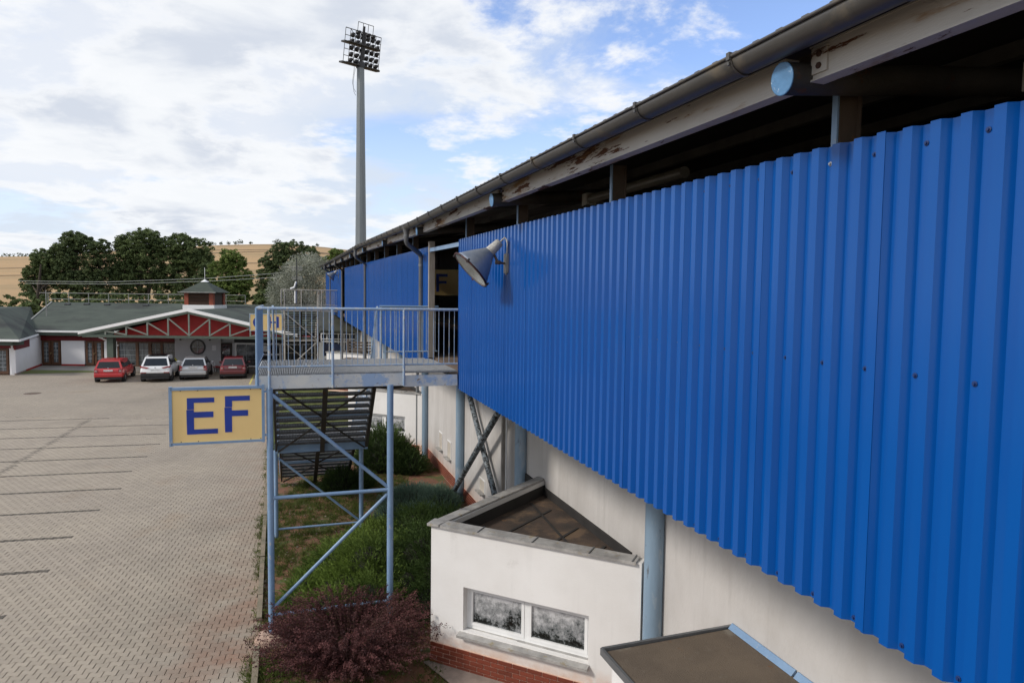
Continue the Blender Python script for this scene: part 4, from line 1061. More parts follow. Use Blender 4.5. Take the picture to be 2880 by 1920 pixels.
# ------------------------------------------------------------------ letter signs
def letter_poly(ch, x0, x1, z0, z1, st):
    """list of convex-ish polygons (x,z)"""
    if ch == 'E':
        zs = z0 + (z1 - z0) * .68
        return [[(x0 + .004, zs + .003), (x0 + .002 + st, zs + .003), (x0 + .002 + st, z1 - st * .75), (x1 - .05, z1 - st * .75), (x1 - .05, z1), (x0 + .004, z1)],
                [(x0, z0), (x1, z0), (x1, z0 + st * .75), (x0 + st, z0 + st * .75), (x0 + st, z0 + (z1 - z0) * .455), (x1 - .065, z0 + (z1 - z0) * .455), (x1 - .065, z0 + (z1 - z0) * .615), (x0 + st, z0 + (z1 - z0) * .615), (x0 + st, zs - .002), (x0 - .005, zs - .002)]]
    if ch == 'F':
        zs = z0 + (z1 - z0) * .69
        return [[(x0 + .004, zs + .003), (x0 + st + .004, zs + .003), (x0 + st + .004, z1 - st * .75), (x1, z1 - st * .75), (x1, z1), (x0 + .004, z1)],
                [(x0, z0), (x0 + st, z0), (x0 + st, z0 + (z1 - z0) * .44), (x1 - .03, z0 + (z1 - z0) * .44), (x1 - .03, z0 + (z1 - z0) * .60), (x0 + st, z0 + (z1 - z0) * .60), (x0 + st, zs - .002), (x0 - .006, zs - .002)]]
    if ch == 'H':
        zm = (z0 + z1) / 2
        return [[(x0, z0), (x0 + st, z0), (x0 + st, z1), (x0, z1)], [(x1 - st, z0), (x1, z0), (x1, z1), (x1 - st, z1)], [(x0 + st, zm - st * .4), (x1 - st, zm - st * .4), (x1 - st, zm + st * .4), (x0 + st, zm + st * .4)]]
    if ch == 'C':
        cx, cz = (x0 + x1) / 2, (z0 + z1) / 2; rx, rz = (x1 - x0) / 2, (z1 - z0) / 2; P = []; n = 16
        for i in range(n):
            a0 = R(48) + (R(264)) * i / n; a1 = R(48) + R(264) * (i + 1) / n
            P.append([(cx + rx * math.cos(a0), cz + rz * math.sin(a0)), (cx + rx * math.cos(a1), cz + rz * math.sin(a1)), (cx + (rx - st) * math.cos(a1), cz + (rz - st) * math.sin(a1)), (cx + (rx - st) * math.cos(a0), cz + (rz - st) * math.sin(a0))])
        return P
def sign_board(s0, s1, z0, z1, letters, lab, org=Vector((0, 0, 0)), big=True):
    t = thing('letter_sign', lab, 'sign', tp((s0 + s1) / 2, 0, z0) + org, 'letter signs on the stair towers')
    q = lambda s, z, o: tp(s, -.02 - o, z) + org
    fw = .045
    m = MB(); c = lambda a, b, za, zb, o, th: m.box((q(a, za, o) + q(b, zb, o)) / 2, Wd * ((b - a) / 2), D * th, (0, 0, (zb - za) / 2))
    c(s0 + fw * .6, s1 - fw * .6, z0 + fw * .6, z1 - fw * .6, 0, .012); m.build('panel', SIGNY, t)
    m = MB(); c(s0, s0 + fw, z0, z1, .0, .03); c(s1 - fw * .5, s1 + .02, z0, z1, 0, .03); c(s0 + fw, s1 - fw * .5, z1 - fw, z1, 0, .03); c(s0 + fw, s1 - fw * .5, z0, z0 + fw * .8, 0, .03); fr = m.build('frame', PAINT if big else CHAN, t)
    for (chx, a, b, za, zb, st) in letters:
        m = MB()
        for P in letter_poly(chx, a, b, za, zb, st):
            m.prism([q(x, z, .0135) for x, z in P], -D * .003)
        m.build('letter', SIGNB, t)
    m = MB()
    for f in (.12, .30, .86, .97):
        for z in (z0 + fw * 1.1, z1 - fw * 1.25): m.lathe(q(s0 + (s1 - s0) * f, z, .013), -D, [(0, .0001), (0, .008), (.004, .006), (.004, .0001)], 8)
    m.build('rivets', BLACKM, t)
    # brackets to the tower post
    for z in (z0 + .1, z1 - .1): m = MB(); m.bar(q(s1, z, 0), q(s1 + .14, z, 0), .03, .03); m.build('bracket', PAINT, t)
    return t
s0, s1 = -1.515, -.10
sx = lambda cx, : s0 + (cx - 100) / (2160 - 100) * (s1 - s0)
za, zb5 = 3.285, 4.215
sz = lambda cy: zb5 - (cy - 225) / (1540 - 225) * (zb5 - za)
sign_board(s0, s1, za, zb5, [('E', sx(475), sx(1145), sz(1305), sz(470), .105), ('F', sx(1300), sx(1860), sz(1290), sz(450), .108)], 'yellow sign with large blue letters E F hung on the near stair tower')
o_ = D * 31.86 + Vector((0, 0, .28))
sign_board(-2.03, -.12, 3.24, 4.30, [('C', -1.84, -1.17, 3.42, 4.12, .13), ('H', -.93, -.33, 3.42, 4.12, .13)], 'small distant yellow sign with blue letters C H, partly behind the near railing', o_, big=False)

# ------------------------------------------------------------------ wall flood lamps
LAMPB = mat('scuffed_grey_blue_shade', (0.30, 0.33, 0.38), 0.40, 0.35, col2=(0.19, 0.225, 0.285), scale=6, bump=0.15, spots=(0.36, 0.38, 0.40), spot_scale=12, spot_lo=0.60, spot_hi=0.7)
LAMPW = mat('flaking_lamp_neck', (0.50, 0.49, 0.46), 0.6, 0.1, amt=.3, scale=20, spots=(0.30, 0.29, 0.27), spot_scale=40, spot_lo=.55, spot_hi=.62, bump=.3)
REFL = mat('dusty_reflector', (0.42, 0.42, 0.38), 0.28, 0.75, col2=(0.25, 0.25, 0.22), scale=9, bump=.15)
RIM = mat('rusty_red_rim', (0.08, 0.015, 0.012), 0.6, amt=.5, scale=20, spots=(0.02, 0.02, 0.02), spot_scale=12, spot_lo=.5, spot_hi=.55)
def clear_glass():
    m = bpy.data.materials.new('lamp_glass'); m.use_nodes = True; nt = m.node_tree; N = nt.nodes; L = nt.links
    b = N['Principled BSDF']; b.inputs['Base Color'].default_value = (.8, .82, .8, 1); b.inputs['Roughness'].default_value = .12
    tr = N.new('ShaderNodeBsdfTransparent'); mx = N.new('ShaderNodeMixShader'); mx.inputs[0].default_value = .28
    L.new(tr.outputs[0], mx.inputs[1]); L.new(b.outputs[0], mx.inputs[2]); L.new(mx.outputs[0], N['Material Output'].inputs['Surface']); return m
def wall_lamp():
    u = (9.33) / .9509; plate = wp(u, 0.036, 6.176)
    t = thing('flood_lamp', 'large cone-shaped grey flood lamp bracketed to the near blue cladding', 'flood lamp', plate, 'cone flood lamps on the cladding')
    m = MB(); m.box(plate + NRM * .018, D * .055, NRM * .018, (0, 0, .13)); m.build('junction_box', bpy.data.materials.get('dirty_white_plastic'), t)
    neck = wp(u - .03, .155, 6.455); joint = wp(u - .02, .30, 6.295); mouth = wp(u - .02, .555, 6.075)
    joint = neck.lerp(mouth, .42); ax = (mouth - neck).normalized(); l = (mouth - neck).length
    m = MB(); m.lathe(neck, ax, [(0, .0001), (0, .055), (.02, .062), (l * .42, .078), (l * .42, .0001)], 24); m.build('neck', LAMPW, t)
    m = MB(); prof = [(l * .36, .080), (l * .40, .095), (l * .44, .108), (l * .52, .138), (l * .70, .198), (l * .9, .262), (l * 1.0, .292), (l * 1.0, .286), (l * .9, .256), (l * .7, .192), (l * .52, .132), (l * .44, .10)]
    m.lathe(neck, ax, prof, 40); sh = m.build('shade', LAMPB, t)
    m = MB(); m.lathe(neck, ax, [(l * .975, .288), (l * .975, .302), (l * 1.015, .304), (l * 1.02, .292), (l * 1.015, .282), (l * .975, .282)], 40); m.build('rim', RIM, sh)
    m = MB(); m.lathe(neck, ax, [(l * .46, .02), (l * .47, .09), (l * .56, .130), (l * .72, .186), (l * .985, .275)], 40); m.build('reflector', REFL, t)
    m = MB(); m.lathe(neck, ax, [(l * 1.004, .0001), (l * 1.004, .281), (l * 1.010, .281), (l * 1.010, .0001)], 40, False); m.build('front_glass', clear_glass() if not bpy.data.materials.get('lamp_glass') else bpy.data.materials['lamp_glass'], t)
    m = MB(); m.lathe(neck, ax, [(l * .5, .0001), (l * .5, .03), (l * .6, .05), (l * .75, .055), (l * .83, .03), (l * .84, .0001)], 16); m.build('bulb', mat('frosted_bulb', (.75, .75, .72), .3), t)
    m = MB(); p1 = plate + NRM * .04; p2 = wp(u - .02, .17, 6.185)
    m.tube([p1, p2], .016, 10); m.tube([p2 + Vector((0, 0, -.01)), p2 + NRM * .06 + Vector((0, 0, .10)), joint - Vector((0, 0, .05))], .02, 10)
    m.lathe(p2 - NRM * .03, NRM, [(0, .001), (0, .028), (.07, .028), (.07, .001)], 10); m.build('bracket', mat('rusty_bracket', (0.16, .11, .08), .7, amt=.4, scale=20, spots=(.4, .38, .34), spot_scale=30), t)
    m = MB(); pts = [neck - ax * .0, neck - ax * .05 + Vector((0, 0, .015))]
    c0 = neck - ax * .05; pts = [neck, c0, c0 + (-NRM) * .03 + Vector((0, 0, .03)), wp(u - .05, .07, 6.50), wp(u - .055, .055, 6.44), wp(u - .05, .06, 6.30), wp(u - .03, .06, 6.16), wp(u - .03, .06, 6.06), wp(u, .055, 6.03)]
    m.tube(pts, .012, 8); m.build('cable', LAMPW, t)
    m = MB()
    for k in range(4):
        an_ = k * math.pi / 2 + .5; a = ax.cross(Vector((0, 0, 1))).normalized(); b = ax.cross(a)
        d = a * math.cos(an_) + b * math.sin(an_); m.box(neck + ax * (l * .99) + d * .308, ax * .03, d * .010, ax.cross(d) * .012)
    m.build('rim_clip', RIM, sh)
    return t
wl = wall_lamp()
c = copy_tree(wl); c.location = wl.location + D * 33.6 + Vector((0, 0, .78)); c['label'] = 'small distant cone flood lamp at the far end of the blue cladding'

# ------------------------------------------------------------------ floodlight mast
MASTM = mat('galvanised_mast', (0.185, 0.205, 0.215), 0.5, 0.25, col2=(0.14, 0.158, 0.168), scale=0.35, stretch=(6, 6, .5), bump=0.1)
def mast():
    Y = 80.0; b = at(1015.0, 835, Y); X = b.x; zt = at(1016, 190, Y).z; X2 = at(1017, 190, Y).x
    t = thing('floodlight_mast', 'tall grey tapered floodlight mast with lamp grid on top, behind the stand', 'floodlight mast', (X, Y, 0))
    def rad(z): return .74 - (.74 - .425) * z / zt
    joints = [0, 8.4, 18.0, 27.0, zt]
    for i in range(4):
        m = MB(); z0, z1 = joints[i], joints[i + 1] + (.25 if i < 3 else 0)
        m.tube([(X, Y, z0), (X + (X2 - X) * z1 / zt * 0, Y, z1)], rad(z0) + .012 * (3 - i) * .5, 12, r2=rad(z1) + .012 * (3 - i) * .5, smooth=False); m.build('mast_section', MASTM, t)
    T = Vector((X, Y, zt)); e = Vector((math.cos(R(43)), math.sin(R(43)), 0)); n_ = Vector((-e.y, e.x, 0))
    tl = R(11); v = Vector((0, 0, 1)) * math.cos(tl) - n_ * math.sin(tl); nn = e.cross(v).normalized()
    P = lambda s, h, o=0: T + e * s + v * h + nn * o
    m = MB(); m.tube([T + Vector((0, 0, -.1)), T + Vector((0, 0, .5))], .52, 12, smooth=False); m.tube([P(0, .3), P(0, 4.4)], .2, 8, r2=.14)
    m.box(P(.15, 2.3), e * .13, nn * .2, v * 1.5); m.build('mast_head', BLACKM, t)
    GR = mat('dark_walkway_steel', (0.035, 0.036, 0.036), .7)
    for h, l0, l1 in ((.12, -2.35, 2.5), (2.33, -2.3, 2.3)):
        m = MB(); m.box(P((l0 + l1) / 2, h, -.35), e * ((l1 - l0) / 2), nn * .42, v * .09)
        m.box(P((l0 + l1) / 2, h + .03, .25), e * ((l1 - l0) / 2 - .3), nn * .2, v * .05); m.build('walkway', GR, t)
    def rod(a, b, r=.036): m.tube([a, b], r, 6, caps=False)
    xs = [-2.25, -1.62, -.98, -.33, .32, .97, 1.62, 2.3]; hs = [.12, .85, 1.55, 2.33, 3.0, 3.75]
    m = MB()
    for x in xs: rod(P(x, .1), P(x, 3.75))
    for h in hs: rod(P(xs[0], h), P(xs[-1], h))
    rod(P(-2.25, 3.75), P(2.3, 3.75), .045)
    for x in (-.95, -.3, .35, 1.0): rod(P(x, 3.75, .3), P(x, 4.65, .3))
    rod(P(-.95, 4.65, .3), P(1.0, 4.65, .3), .035); rod(P(-.95, 3.75), P(-.95, 3.75, .3)); rod(P(1.0, 3.75), P(1.0, 3.75, .3))
    rod(P(-1.6, 3.75), P(-.7, 3.2, -.6), .04)
    m.build('lamp_frame', GR, t)
    LH = mat('black_floodlight_housing', (0.022, 0.022, 0.024), .4, .3)
    for r, h in enumerate((.52, 1.16, 1.86, 2.58, 3.22, 3.62)):
        for k, x in enumerate((-1.3, -.62, .02, .66, 1.30, 1.97)):
            if r in (4,) and k == 5: pass
            if r == 5 and k in (0, 5): continue
            c_ = P(x + .05, h, -.12); ax = (-nn * .9 - Vector((0, 0, .35)) + e * ((k * 7 + r * 3) % 5 - 2) * .06).normalized()
            m = MB(); m.lathe(c_ - ax * .16, ax, [(0, .0001), (0, .12), (.10, .22), (.30, .27), (.34, .27), (.34, .0001)], 12)
            m.box(c_ - ax * .2, e * .14, ax * .06, v * .10); m.build('floodlight', LH, t)
    m = MB(); 
    for (pp) in ([(-.2, -.1), (-.30, -.9), (-.42, -1.8), (-.30, -2.5), (-.05, -2.9)], [(-.1, -.3), (-.22, -1.0), (-.35, -2.0), (-.25, -2.9), (-.05, -3.3)]):
        pts = [T + Vector((-.4 + x, -.5, z)) for x, z in pp]; m.tube(pts, .022, 5)
    m.build('hanging_cable', BLACKM, t)
mast()
# ------------------------------------------------------------------ restaurant behind the car park
SHING = mat('green_grey_shingle', (0.038, 0.049, 0.038), 0.9, col2=(0.060, 0.074, 0.058), scale=0.9, stretch=(.5, 1, 1), bump=0.5, bscale=12,
            spots=(0.018, 0.020, 0.019), spot_scale=0.40, spot_lo=0.48, spot_hi=0.64, detail=9)
WHITE = mat('white_fascia', (0.80, 0.80, 0.79), 0.6, amt=.06)
WALLW = mat('white_plaster_panel', (0.80, 0.79, 0.80), 0.85, amt=.05, scale=1)
WALLG = mat('grey_white_plaster', (0.56, 0.56, 0.57), 0.85, amt=.1, scale=1)
DRED = mat('dark_red_boarding', (0.17, 0.012, 0.014), 0.7, amt=.25, scale=2)
RED = mat('red_gable_boarding', (0.40, 0.022, 0.020), 0.7, amt=.2, scale=1.5)
GREEN = mat('grey_green_timber', (0.075, 0.10, 0.078), 0.8, amt=.2)
TRUSSG = mat('grey_green_truss', (0.19, 0.21, 0.18), 0.8, amt=.2)
BROWN = mat('brown_door_frame', (0.115, 0.052, 0.024), 0.6, amt=.3, scale=6)
DARKFR = mat('dark_brown_frame', (0.035, 0.02, 0.014), 0.6)
GLZ = mat('dark_window_glass', (0.015, 0.018, 0.022), 0.06, spec=0.8)
GLZC = mat('curtained_glass', (0.16, 0.18, 0.19), 0.12, col2=(0.045, 0.055, 0.065), scale=5, stretch=(3, 1, .4), spec=0.7)
BLIND = mat('blind_behind_glass', (0.10, 0.105, 0.11), 0.1, col2=(0.03, 0.035, 0.04), scale=4, spec=.8)
YW = 53.5
rest = thing('restaurant', 'long single-storey restaurant with dark green roof, red gable canopy and white walls behind parked cars', 'building', (-28, YW, 0))
def X_(px, Y): return (px - 1440) / 1920 * Y
def poly(name, pts, m_, h=(0, 0, -.12), par=None):
    m = MB(); m.prism(pts, h); return m.build(name, m_, par or rest)
def slab(name, x0, x1, y0, y1, z0, z1, m_, par=None): m = MB(); m.bx(x0, x1, y0, y1, z0, z1); return m.build(name, m_, par or rest)
# main roof
roofm = poly('roof', [(-38.2, 52.85, 2.79), (-15.0, 52.85, 2.79), (-15.0, 60, 4.90), (-40.4, 60, 4.90)], SHING, par=None)
poly('roof_back', [(-40.4, 60.02, 4.90), (-15.0, 60.02, 4.90), (-15, 67, 2.9), (-41, 67, 2.9)], SHING)
slab('fascia', -38.02, -30.3, 52.73, 52.84, 2.66, 2.80, WHITE); slab('eaves_board', -37.9, -15, 52.86, 52.95, 2.42, 2.67, GREEN)
m = MB(); m.bar((-38.23, 52.85, 2.78), (-40.43, 60, 4.89), .1, .16); m.build('verge_board', mat('grey_verge', (.30, .30, .28), .7), rest)
for (x, yy) in ((-38.6, 59.3), (-35.2, 59.35), (-31.8, 59.3), (-37.0, 59.4)):
    z = 2.79 + (yy - 52.85) * .2951; m = MB(); m.box((x, yy, z + .05), (.22, 0, 0), (0, .12, .03), (0, 0, .05)); m.build('roof_vent', BLACKM, roofm)
# facade
slab('soffit', -37.2, -15, 52.96, 53.45, 2.42, 2.46, GREEN)
slab('frieze', -37.0, -26.5, 53.44, 53.5, 1.99, 2.36, DRED)
def wallp(x0, x1, z0, z1, m_=WALLW, nm='wall'): return slab(nm, x0, x1, 53.5, 53.75, z0, z1, m_)
wallp(-35.43, -33.60, .13, 1.99); slab('skirting', -35.43, -33.6, 53.47, 53.5, 0, .13, RED)
wallp(-32.05, -31.0, 0.0, 1.99); wallp(-38, -37.05, 0, 2.36)
slab('rear_wall', -38, -15, 66, 66.3, 0, 3, WALLG); slab('side_wall', -38.1, -37.9, 53.8, 66, 0, 2.6, WALLG); slab('upper_wall', -37, -15, 53.76, 54, 1.99, 2.75, WALLG)
def french_door(x0, x1, y=53.48, z0=0.02, z1=1.99, gm=GLZC, nm='door', n=(2, 5), par=None, fm=BROWN):
    d = slab(nm, x0, x1, y + .06, y + .10, z0, z1, fm, par)
    w = (x1 - x0); lw = w / 2
    for k in (0, 1):
        a = x0 + .06 + k * lw; b = x0 + (k + 1) * lw - .04
        st = .15
        m = MB(); m.bx(a, a + st, y, y + .058, z0 + .05, z1 - .05); m.bx(b - st, b, y, y + .058, z0 + .05, z1 - .05); m.bx(a + st, b - st, y, y + .058, z0 + .05, z0 + .25); m.bx(a + st, b - st, y, y + .058, z1 - .16, z1 - .05); m.build('door_leaf', fm, d)
        m = MB(); m.bx(a + st, b - st, y + .035, y + .045, z0 + .25, z1 - .16); m.build('pane', gm, d)
        m = MB(); xx = (a + b) / 2; m.bx(xx - .014, xx + .014, y + .02, y + .033, z0 + .25, z1 - .16)
        for j in range(1, n[1]):
            zz = z0 + .25 + (z1 - z0 - .41) * j / n[1]; m.bx(a + st, xx - .015, y + .02, y + .033, zz - .014, zz + .014); m.bx(xx + .015, b - st, y + .02, y + .033, zz - .014, zz + .014)
        m.build('glazing_bar', bpy.data.materials.get('pale_bar') or mat('pale_bar', (.42, .45, .48), .5), d)
    m = MB(); xx = (x0 + x1) / 2; m.bx(xx - .02, xx + .02, y - .05, y, (z0 + z1) / 2 - .10, (z0 + z1) / 2 - .02); m.bx(xx - .02, xx + .10, y - .05, y - .02, (z0 + z1) / 2, (z0 + z1) / 2 + .03); m.build('handle', bpy.data.materials.get('brass') or mat('brass', (.65, .5, .25), .3, .8), d)
    return d
french_door(-37.0, -35.47); french_door(-33.55, -32.1)
# glazed entrance lobby
slab('lobby_back', -31.0, -26.5, 54.6, 54.7, 0, 2.0, mat('dim_lobby', (0.045, 0.038, 0.035), .8, amt=.6, scale=1.5))
m = MB(); m.bx(-31.0, -30.86, 53.44, 53.56, 0, 1.97); m.bx(-29.55, -29.33, 53.44, 53.56, 0, 1.97); m.bx(-28.55, -28.3, 53.44, 53.56, 0, 1.97); m.bx(-27.6, -27.4, 53.44, 53.56, 0, 1.97); m.bx(-30.85, -26.5, 53.45, 53.55, 1.86, 1.97); m.bx(-30.85, -26.5, 53.45, 53.55, 0, .12)
ef = m.build('entrance_frame', BROWN, rest)
for (a, b, g_) in ((-30.86, -29.55, GLZC), (-29.33, -28.55, GLZC), (-28.3, -27.6, GLZ), (-27.4, -26.5, BLIND)): slab('pane', a, b, 53.5, 53.51, .12, 1.86, g_, ef)
m = MB()
for x in (-30.45, -29.0, -28.0, -27.0): m.bx(x - .012, x + .012, 53.47, 53.49, .12, 1.86)
for z in (.5, .9, 1.3): m.bx(-30.85, -26.5, 53.475, 53.485, z - .01, z + .01)
m.build('glazing_bar', bpy.data.materials['pale_bar'], ef)
wallp(-26.5, -22.88, .14, 2.36, WALLG); slab('skirting', -26.5, -22.88, 53.47, 53.5, 0, .14, RED)
# round window
c_ = Vector((-24.67, 53.49, 1.607)); m = MB(); m.lathe(c_, (0, -1, 0), [(0, .50), (.06, .50), (.06, .60), (0, .60)], 40, False); rw = m.build('round_window', BLACKM, rest)
m = MB(); m.lathe(c_, (0, -1, 0), [(.01, .0001), (.01, .50), (.02, .50), (.02, .0001)], 32, False); m.build('pane', mat('reflecting_glass', (.10, .115, .13), .08, col2=(.015, .018, .02), scale=1.6, spec=.9), rw)
m = MB(); m.bx(c_.x - .02, c_.x + .02, 53.44, 53.465, 1.12, 2.09); m.bx(c_.x - .49, c_.x - .02, 53.44, 53.465, 1.59, 1.625); m.bx(c_.x + .02, c_.x + .49, 53.44, 53.465, 1.59, 1.625); m.build('glazing_bar', bpy.data.materials['pale_bar'], rw)
m = MB(); m.bx(-23.55, -23.25, 53.47, 53.5, 1.35, 1.75); m.build('wall_plate', WALLW, rest)
for x in (-25.9, -23.6): m = MB(); m.lathe((x, 53.2, 2.25), (0, 0, -1), [(0, .001), (0, .05), (.1, .08), (.1, .001)], 10); m.build('wall_light', BLACKM, rest)
# single brown door
dd_ = slab('door', -22.86, -22.0, 53.46, 53.52, .0, 1.93, DARKFR); slab('pane', -22.72, -22.14, 53.44, 53.459, .35, 1.80, GLZ, dd_)
m = MB(); [m.bx(-22.72, -22.14, 53.425, 53.438, z, z + .02) for z in (.7, 1.1, 1.5)]; m.bx(-22.44, -22.42, 53.42, 53.43, .35, 1.8); m.build('glazing_bar', bpy.data.materials['pale_bar'], dd_)
wallp(-21.98, -21.75, 0, 2.36, WALLG)
# white plastic glazing to the right
slab('shop_beam', -21.75, -12, 53.3, 53.5, 2.0, 2.36, mat('black_fascia', (0.012, 0.013, 0.014), .6))
xs = [-21.72, -19.95, -18.2, -16.5, -14.8]
for i in range(4):
    a, b = xs[i], xs[i + 1]; m = MB(); f = .11; z0, z1 = .10, 1.98
    m.bx(a, a + f, 53.4, 53.5, z0, z1); m.bx(b - f * .4, b, 53.4, 53.5, z0, z1); m.bx(a + f, b - f * .4, 53.4, 53.5, z0, z0 + .1); m.bx(a + f, b - f * .4, 53.4, 53.5, z1 - .12, z1)
    if i % 2: m.bx(a + f, b - f * .4, 53.4, 53.5, 1.05, 1.15)
    w_ = m.build('window', PVC, rest); slab('pane', a + f, b - f * .4, 53.46, 53.47, z0 + .1, z1 - .12, BLIND if i == 0 else GLZ, w_)
    m = MB(); m.bx((a + b) / 2 - .012, (a + b) / 2 + .012, 53.43, 53.45, z0 + .1, z1 - .12); m.bx(a + f, b - f * .4, 53.435, 53.445, .72, .74); m.build('glazing_bar', bpy.data.materials['pale_bar'], w_)
slab('notice', -19.75, -19.2, 53.42, 53.44, 1.30, 1.78, WHITE)
# canopy with red gable
ap = (-22.85, 4.56); lz = 2.86; xl, xr = -30.56, -15.14
def croof(sx_, nm):
    x = xl if sx_ < 0 else xr; yb = 52.85 + (4.56 - 2.79) / .2951; ye = 52.85 + .25
    pts = [(x, 48.12, lz), (ap[0], 48.12, ap[1]), (ap[0], yb, ap[1]), (x, ye, lz)]
    if sx_ < 0: pts = pts
    m = MB(); m.prism([Vector(p) for p in pts], (0, 0, .10)); return m.build(nm, SHING, rest)
croof(-1, 'canopy_roof'); croof(1, 'canopy_roof')
for (xa, xb) in ((xl - .02, ap[0]), (ap[0], xr + .02)):
    za, zb6 = (lz, ap[1]) if xa < -23 else (ap[1], lz); m = MB()
    vs = []
    for x, z in ((xa, za), (xb, zb6)): vs += [(x, 47.98, z - .04), (x, 47.98, z + .17), (x, 48.11, z + .17), (x, 48.11, z - .04)]
    m.add(vs, [(0, 1, 5, 4), (1, 2, 6, 5), (2, 3, 7, 6), (3, 0, 4, 7), (0, 3, 2, 1), (4, 5, 6, 7)]); m.build('barge_board', WHITE, rest)
    m = MB(); vs = []
    for x, z in ((xa, za), (xb, zb6)): vs += [(x, 48.0, z - .20), (x, 48.0, z - .045), (x, 48.13, z - .045), (x, 48.13, z - .20)]
    m.add(vs, [(0, 1, 5, 4), (1, 2, 6, 5), (2, 3, 7, 6), (3, 0, 4, 7), (0, 3, 2, 1), (4, 5, 6, 7)]); m.build('truss_rafter', GREEN, rest)
slab('truss_chord', -30.3, xr, 48.02, 48.12, 2.62, 2.80, GREEN)
zt_ = lambda x: ap[1] - .2 - (abs(x - ap[0])) * .2205
V_ = [X_(p, 48) for p in (293, 352, 411.6, 470.4, 529, 587.4, 644.6, 702, 760)]
for x in V_: m = MB(); m.bx(x - .05, x + .05, 48.03, 48.11, 2.80, zt_(x)); m.build('truss_post', TRUSSG, rest)
for i in range(len(V_) - 1):
    a, b = V_[i], V_[i + 1]
    if b <= ap[0] + .1: p, q_ = (a, zt_(a) - .02), (b, 2.84)
    else: p, q_ = (b, zt_(b) - .02), (a, 2.84)
    m = MB(); m.bar((p[0], 48.07, p[1]), (q_[0], 48.07, q_[1]), .07, .09); m.build('truss_diagonal', TRUSSG, rest)
m = MB(); m.prism([(-29.4, 49.3, 2.74), (xr + .9, 49.3, 2.74), (ap[0], 49.3, ap[1] - .1)], (0, .08, 0)); m.build('gable_boarding', RED, rest)
slab('canopy_ceiling', -29.6, xr + .5, 49.4, 53.3, 2.56, 2.62, DRED)
slab('truss_bearing', -29.4, -28.2, 48.13, 48.3, 2.80, 3.05, GREEN)
slab('canopy_post', -28.75, -28.3, 48.3, 48.7, 0, 2.74, GREEN)
m = MB(); m.bar((-30.0, 49.5, 2.55), (-28.6, 49.5, 1.95), .09, .12); m.build('awning_arm', WHITE, rest)
# cupola
cp = thing('roof_cupola', 'small square louvred cupola with pyramid roof on the restaurant ridge', 'cupola', (-25.85, 57.5, 4.2)) if False else rest
cx, cy = -25.85, 57.5
slab('cupola_base', cx - 1.30, cx + 1.30, cy - 1.25, cy + 1.25, 4.1, 4.86, WHITE)
cb = slab('cupola', cx - 1.12, cx + 1.12, cy - 1.1, cy + 1.1, 4.86, 5.92, DARKFR)
for sx_ in (-1, 1):
    for sy in (-1, 1): slab('corner_post', cx + sx_ * 1.02 - .17, cx + sx_ * 1.02 + .17, cy + sy * 1.02 - .17, cy + sy * 1.02 + .17, 4.86, 5.92, mat('orange_stained_timber', (.30, .06, .025), .6) if (sx_, sy) == (-1, -1) else bpy.data.materials['orange_stained_timber'], cb)
for k in range(8):
    z = 4.93 + k * .12; m = MB(); m.box((cx, cy - 1.14, z + .05), (.84, 0, 0), (0, .035, -.03), (0, .004, .006)); m.build('louvre', BROWN, cb)
m = MB(); e = 1.5; v5 = [(cx - e, cy - e, 5.90), (cx + e, cy - e, 5.90), (cx + e, cy + e, 5.90), (cx - e, cy + e, 5.90), (cx, cy, 6.92)]
m.add(v5, [(0, 1, 4), (1, 2, 4), (2, 3, 4), (3, 0, 4), (3, 2, 1, 0)]); cr_ = m.build('cupola_roof', SHING, rest)
slab('cupola_gutter', cx - e - .05, cx + e + .05, cy - e - .06, cy - e - .0, 5.86, 5.94, bpy.data.materials['grey_verge'], cr_)
m = MB(); m.lathe((cx, cy, 6.78), (0, 0, 1), [(0, .34), (.12, .15), (.2, .02), (.21, .015), (1.2, .012), (1.2, .0001)], 12); m.build('finial', WHITE, cr_)
# rail along the ridge
rr = thing('roof_railing', 'thin grey pipe railing along the ridge of the restaurant roof', 'railing', (-32, 60.6, 4.9))
for p in (136, 194, 249.6, 306, 362, 417.7, 473.5, 528, 636, 690):
    x = X_(p, 60.6); m = MB(); m.tube([(x, 60.6, 4.85), (x, 60.6, 5.70)], .03, 8); m.build('post', bpy.data.materials.get('grey_pipe') or mat('grey_pipe', (.30, .30, .28), .6), rr)
for z in (5.70, 5.17): m = MB(); m.tube([(X_(112 if z > 5.5 else 136, 60.6), 60.6, z), (X_(690, 60.6), 60.6, z)], .026, 8); m.build('rail', bpy.data.materials['grey_pipe'], rr)

# left wing, turned towards the camera
lw = thing('restaurant_wing', 'lower left wing of the restaurant with green roof and red band, at the left edge', 'building', (-38, 47, 0))
E_ = Vector((-33.25, 46.0, 2.42)); Rr = Vector((-39.5, 52, 4.36)); R2 = Vector((-42.3, 60, 4.36))
m = MB(); m.prism([(-62, 46.0, 2.42), tuple(E_), tuple(Rr), (-62, 52, 4.36)], (0, 0, .1)); m.build('roof', SHING, lw)
m = MB(); m.prism([tuple(E_), (-37.0, 53.4, 2.42), tuple(R2), tuple(Rr)], (0, 0, .1)); m.build('roof', SHING, lw)
m = MB(); m.prism([(-62, 52, 4.36), tuple(Rr), tuple(R2), (-62, 60, 4.0)], (0, 0, .1)); m.build('roof', SHING, lw)
m = MB(); m.bar((-62, 45.96, 2.46), (E_.x, 45.96, 2.46), .1, .14); m.bar((E_.x, 45.98, 2.46), (-37.0, 53.38, 2.46), .1, .14); m.build('gutter', WHITE, lw)
m = MB(); m.bx(-62, -33.9, 46.2, 47.3, 2.10, 2.40); m.build('eaves_board', GREEN, lw)
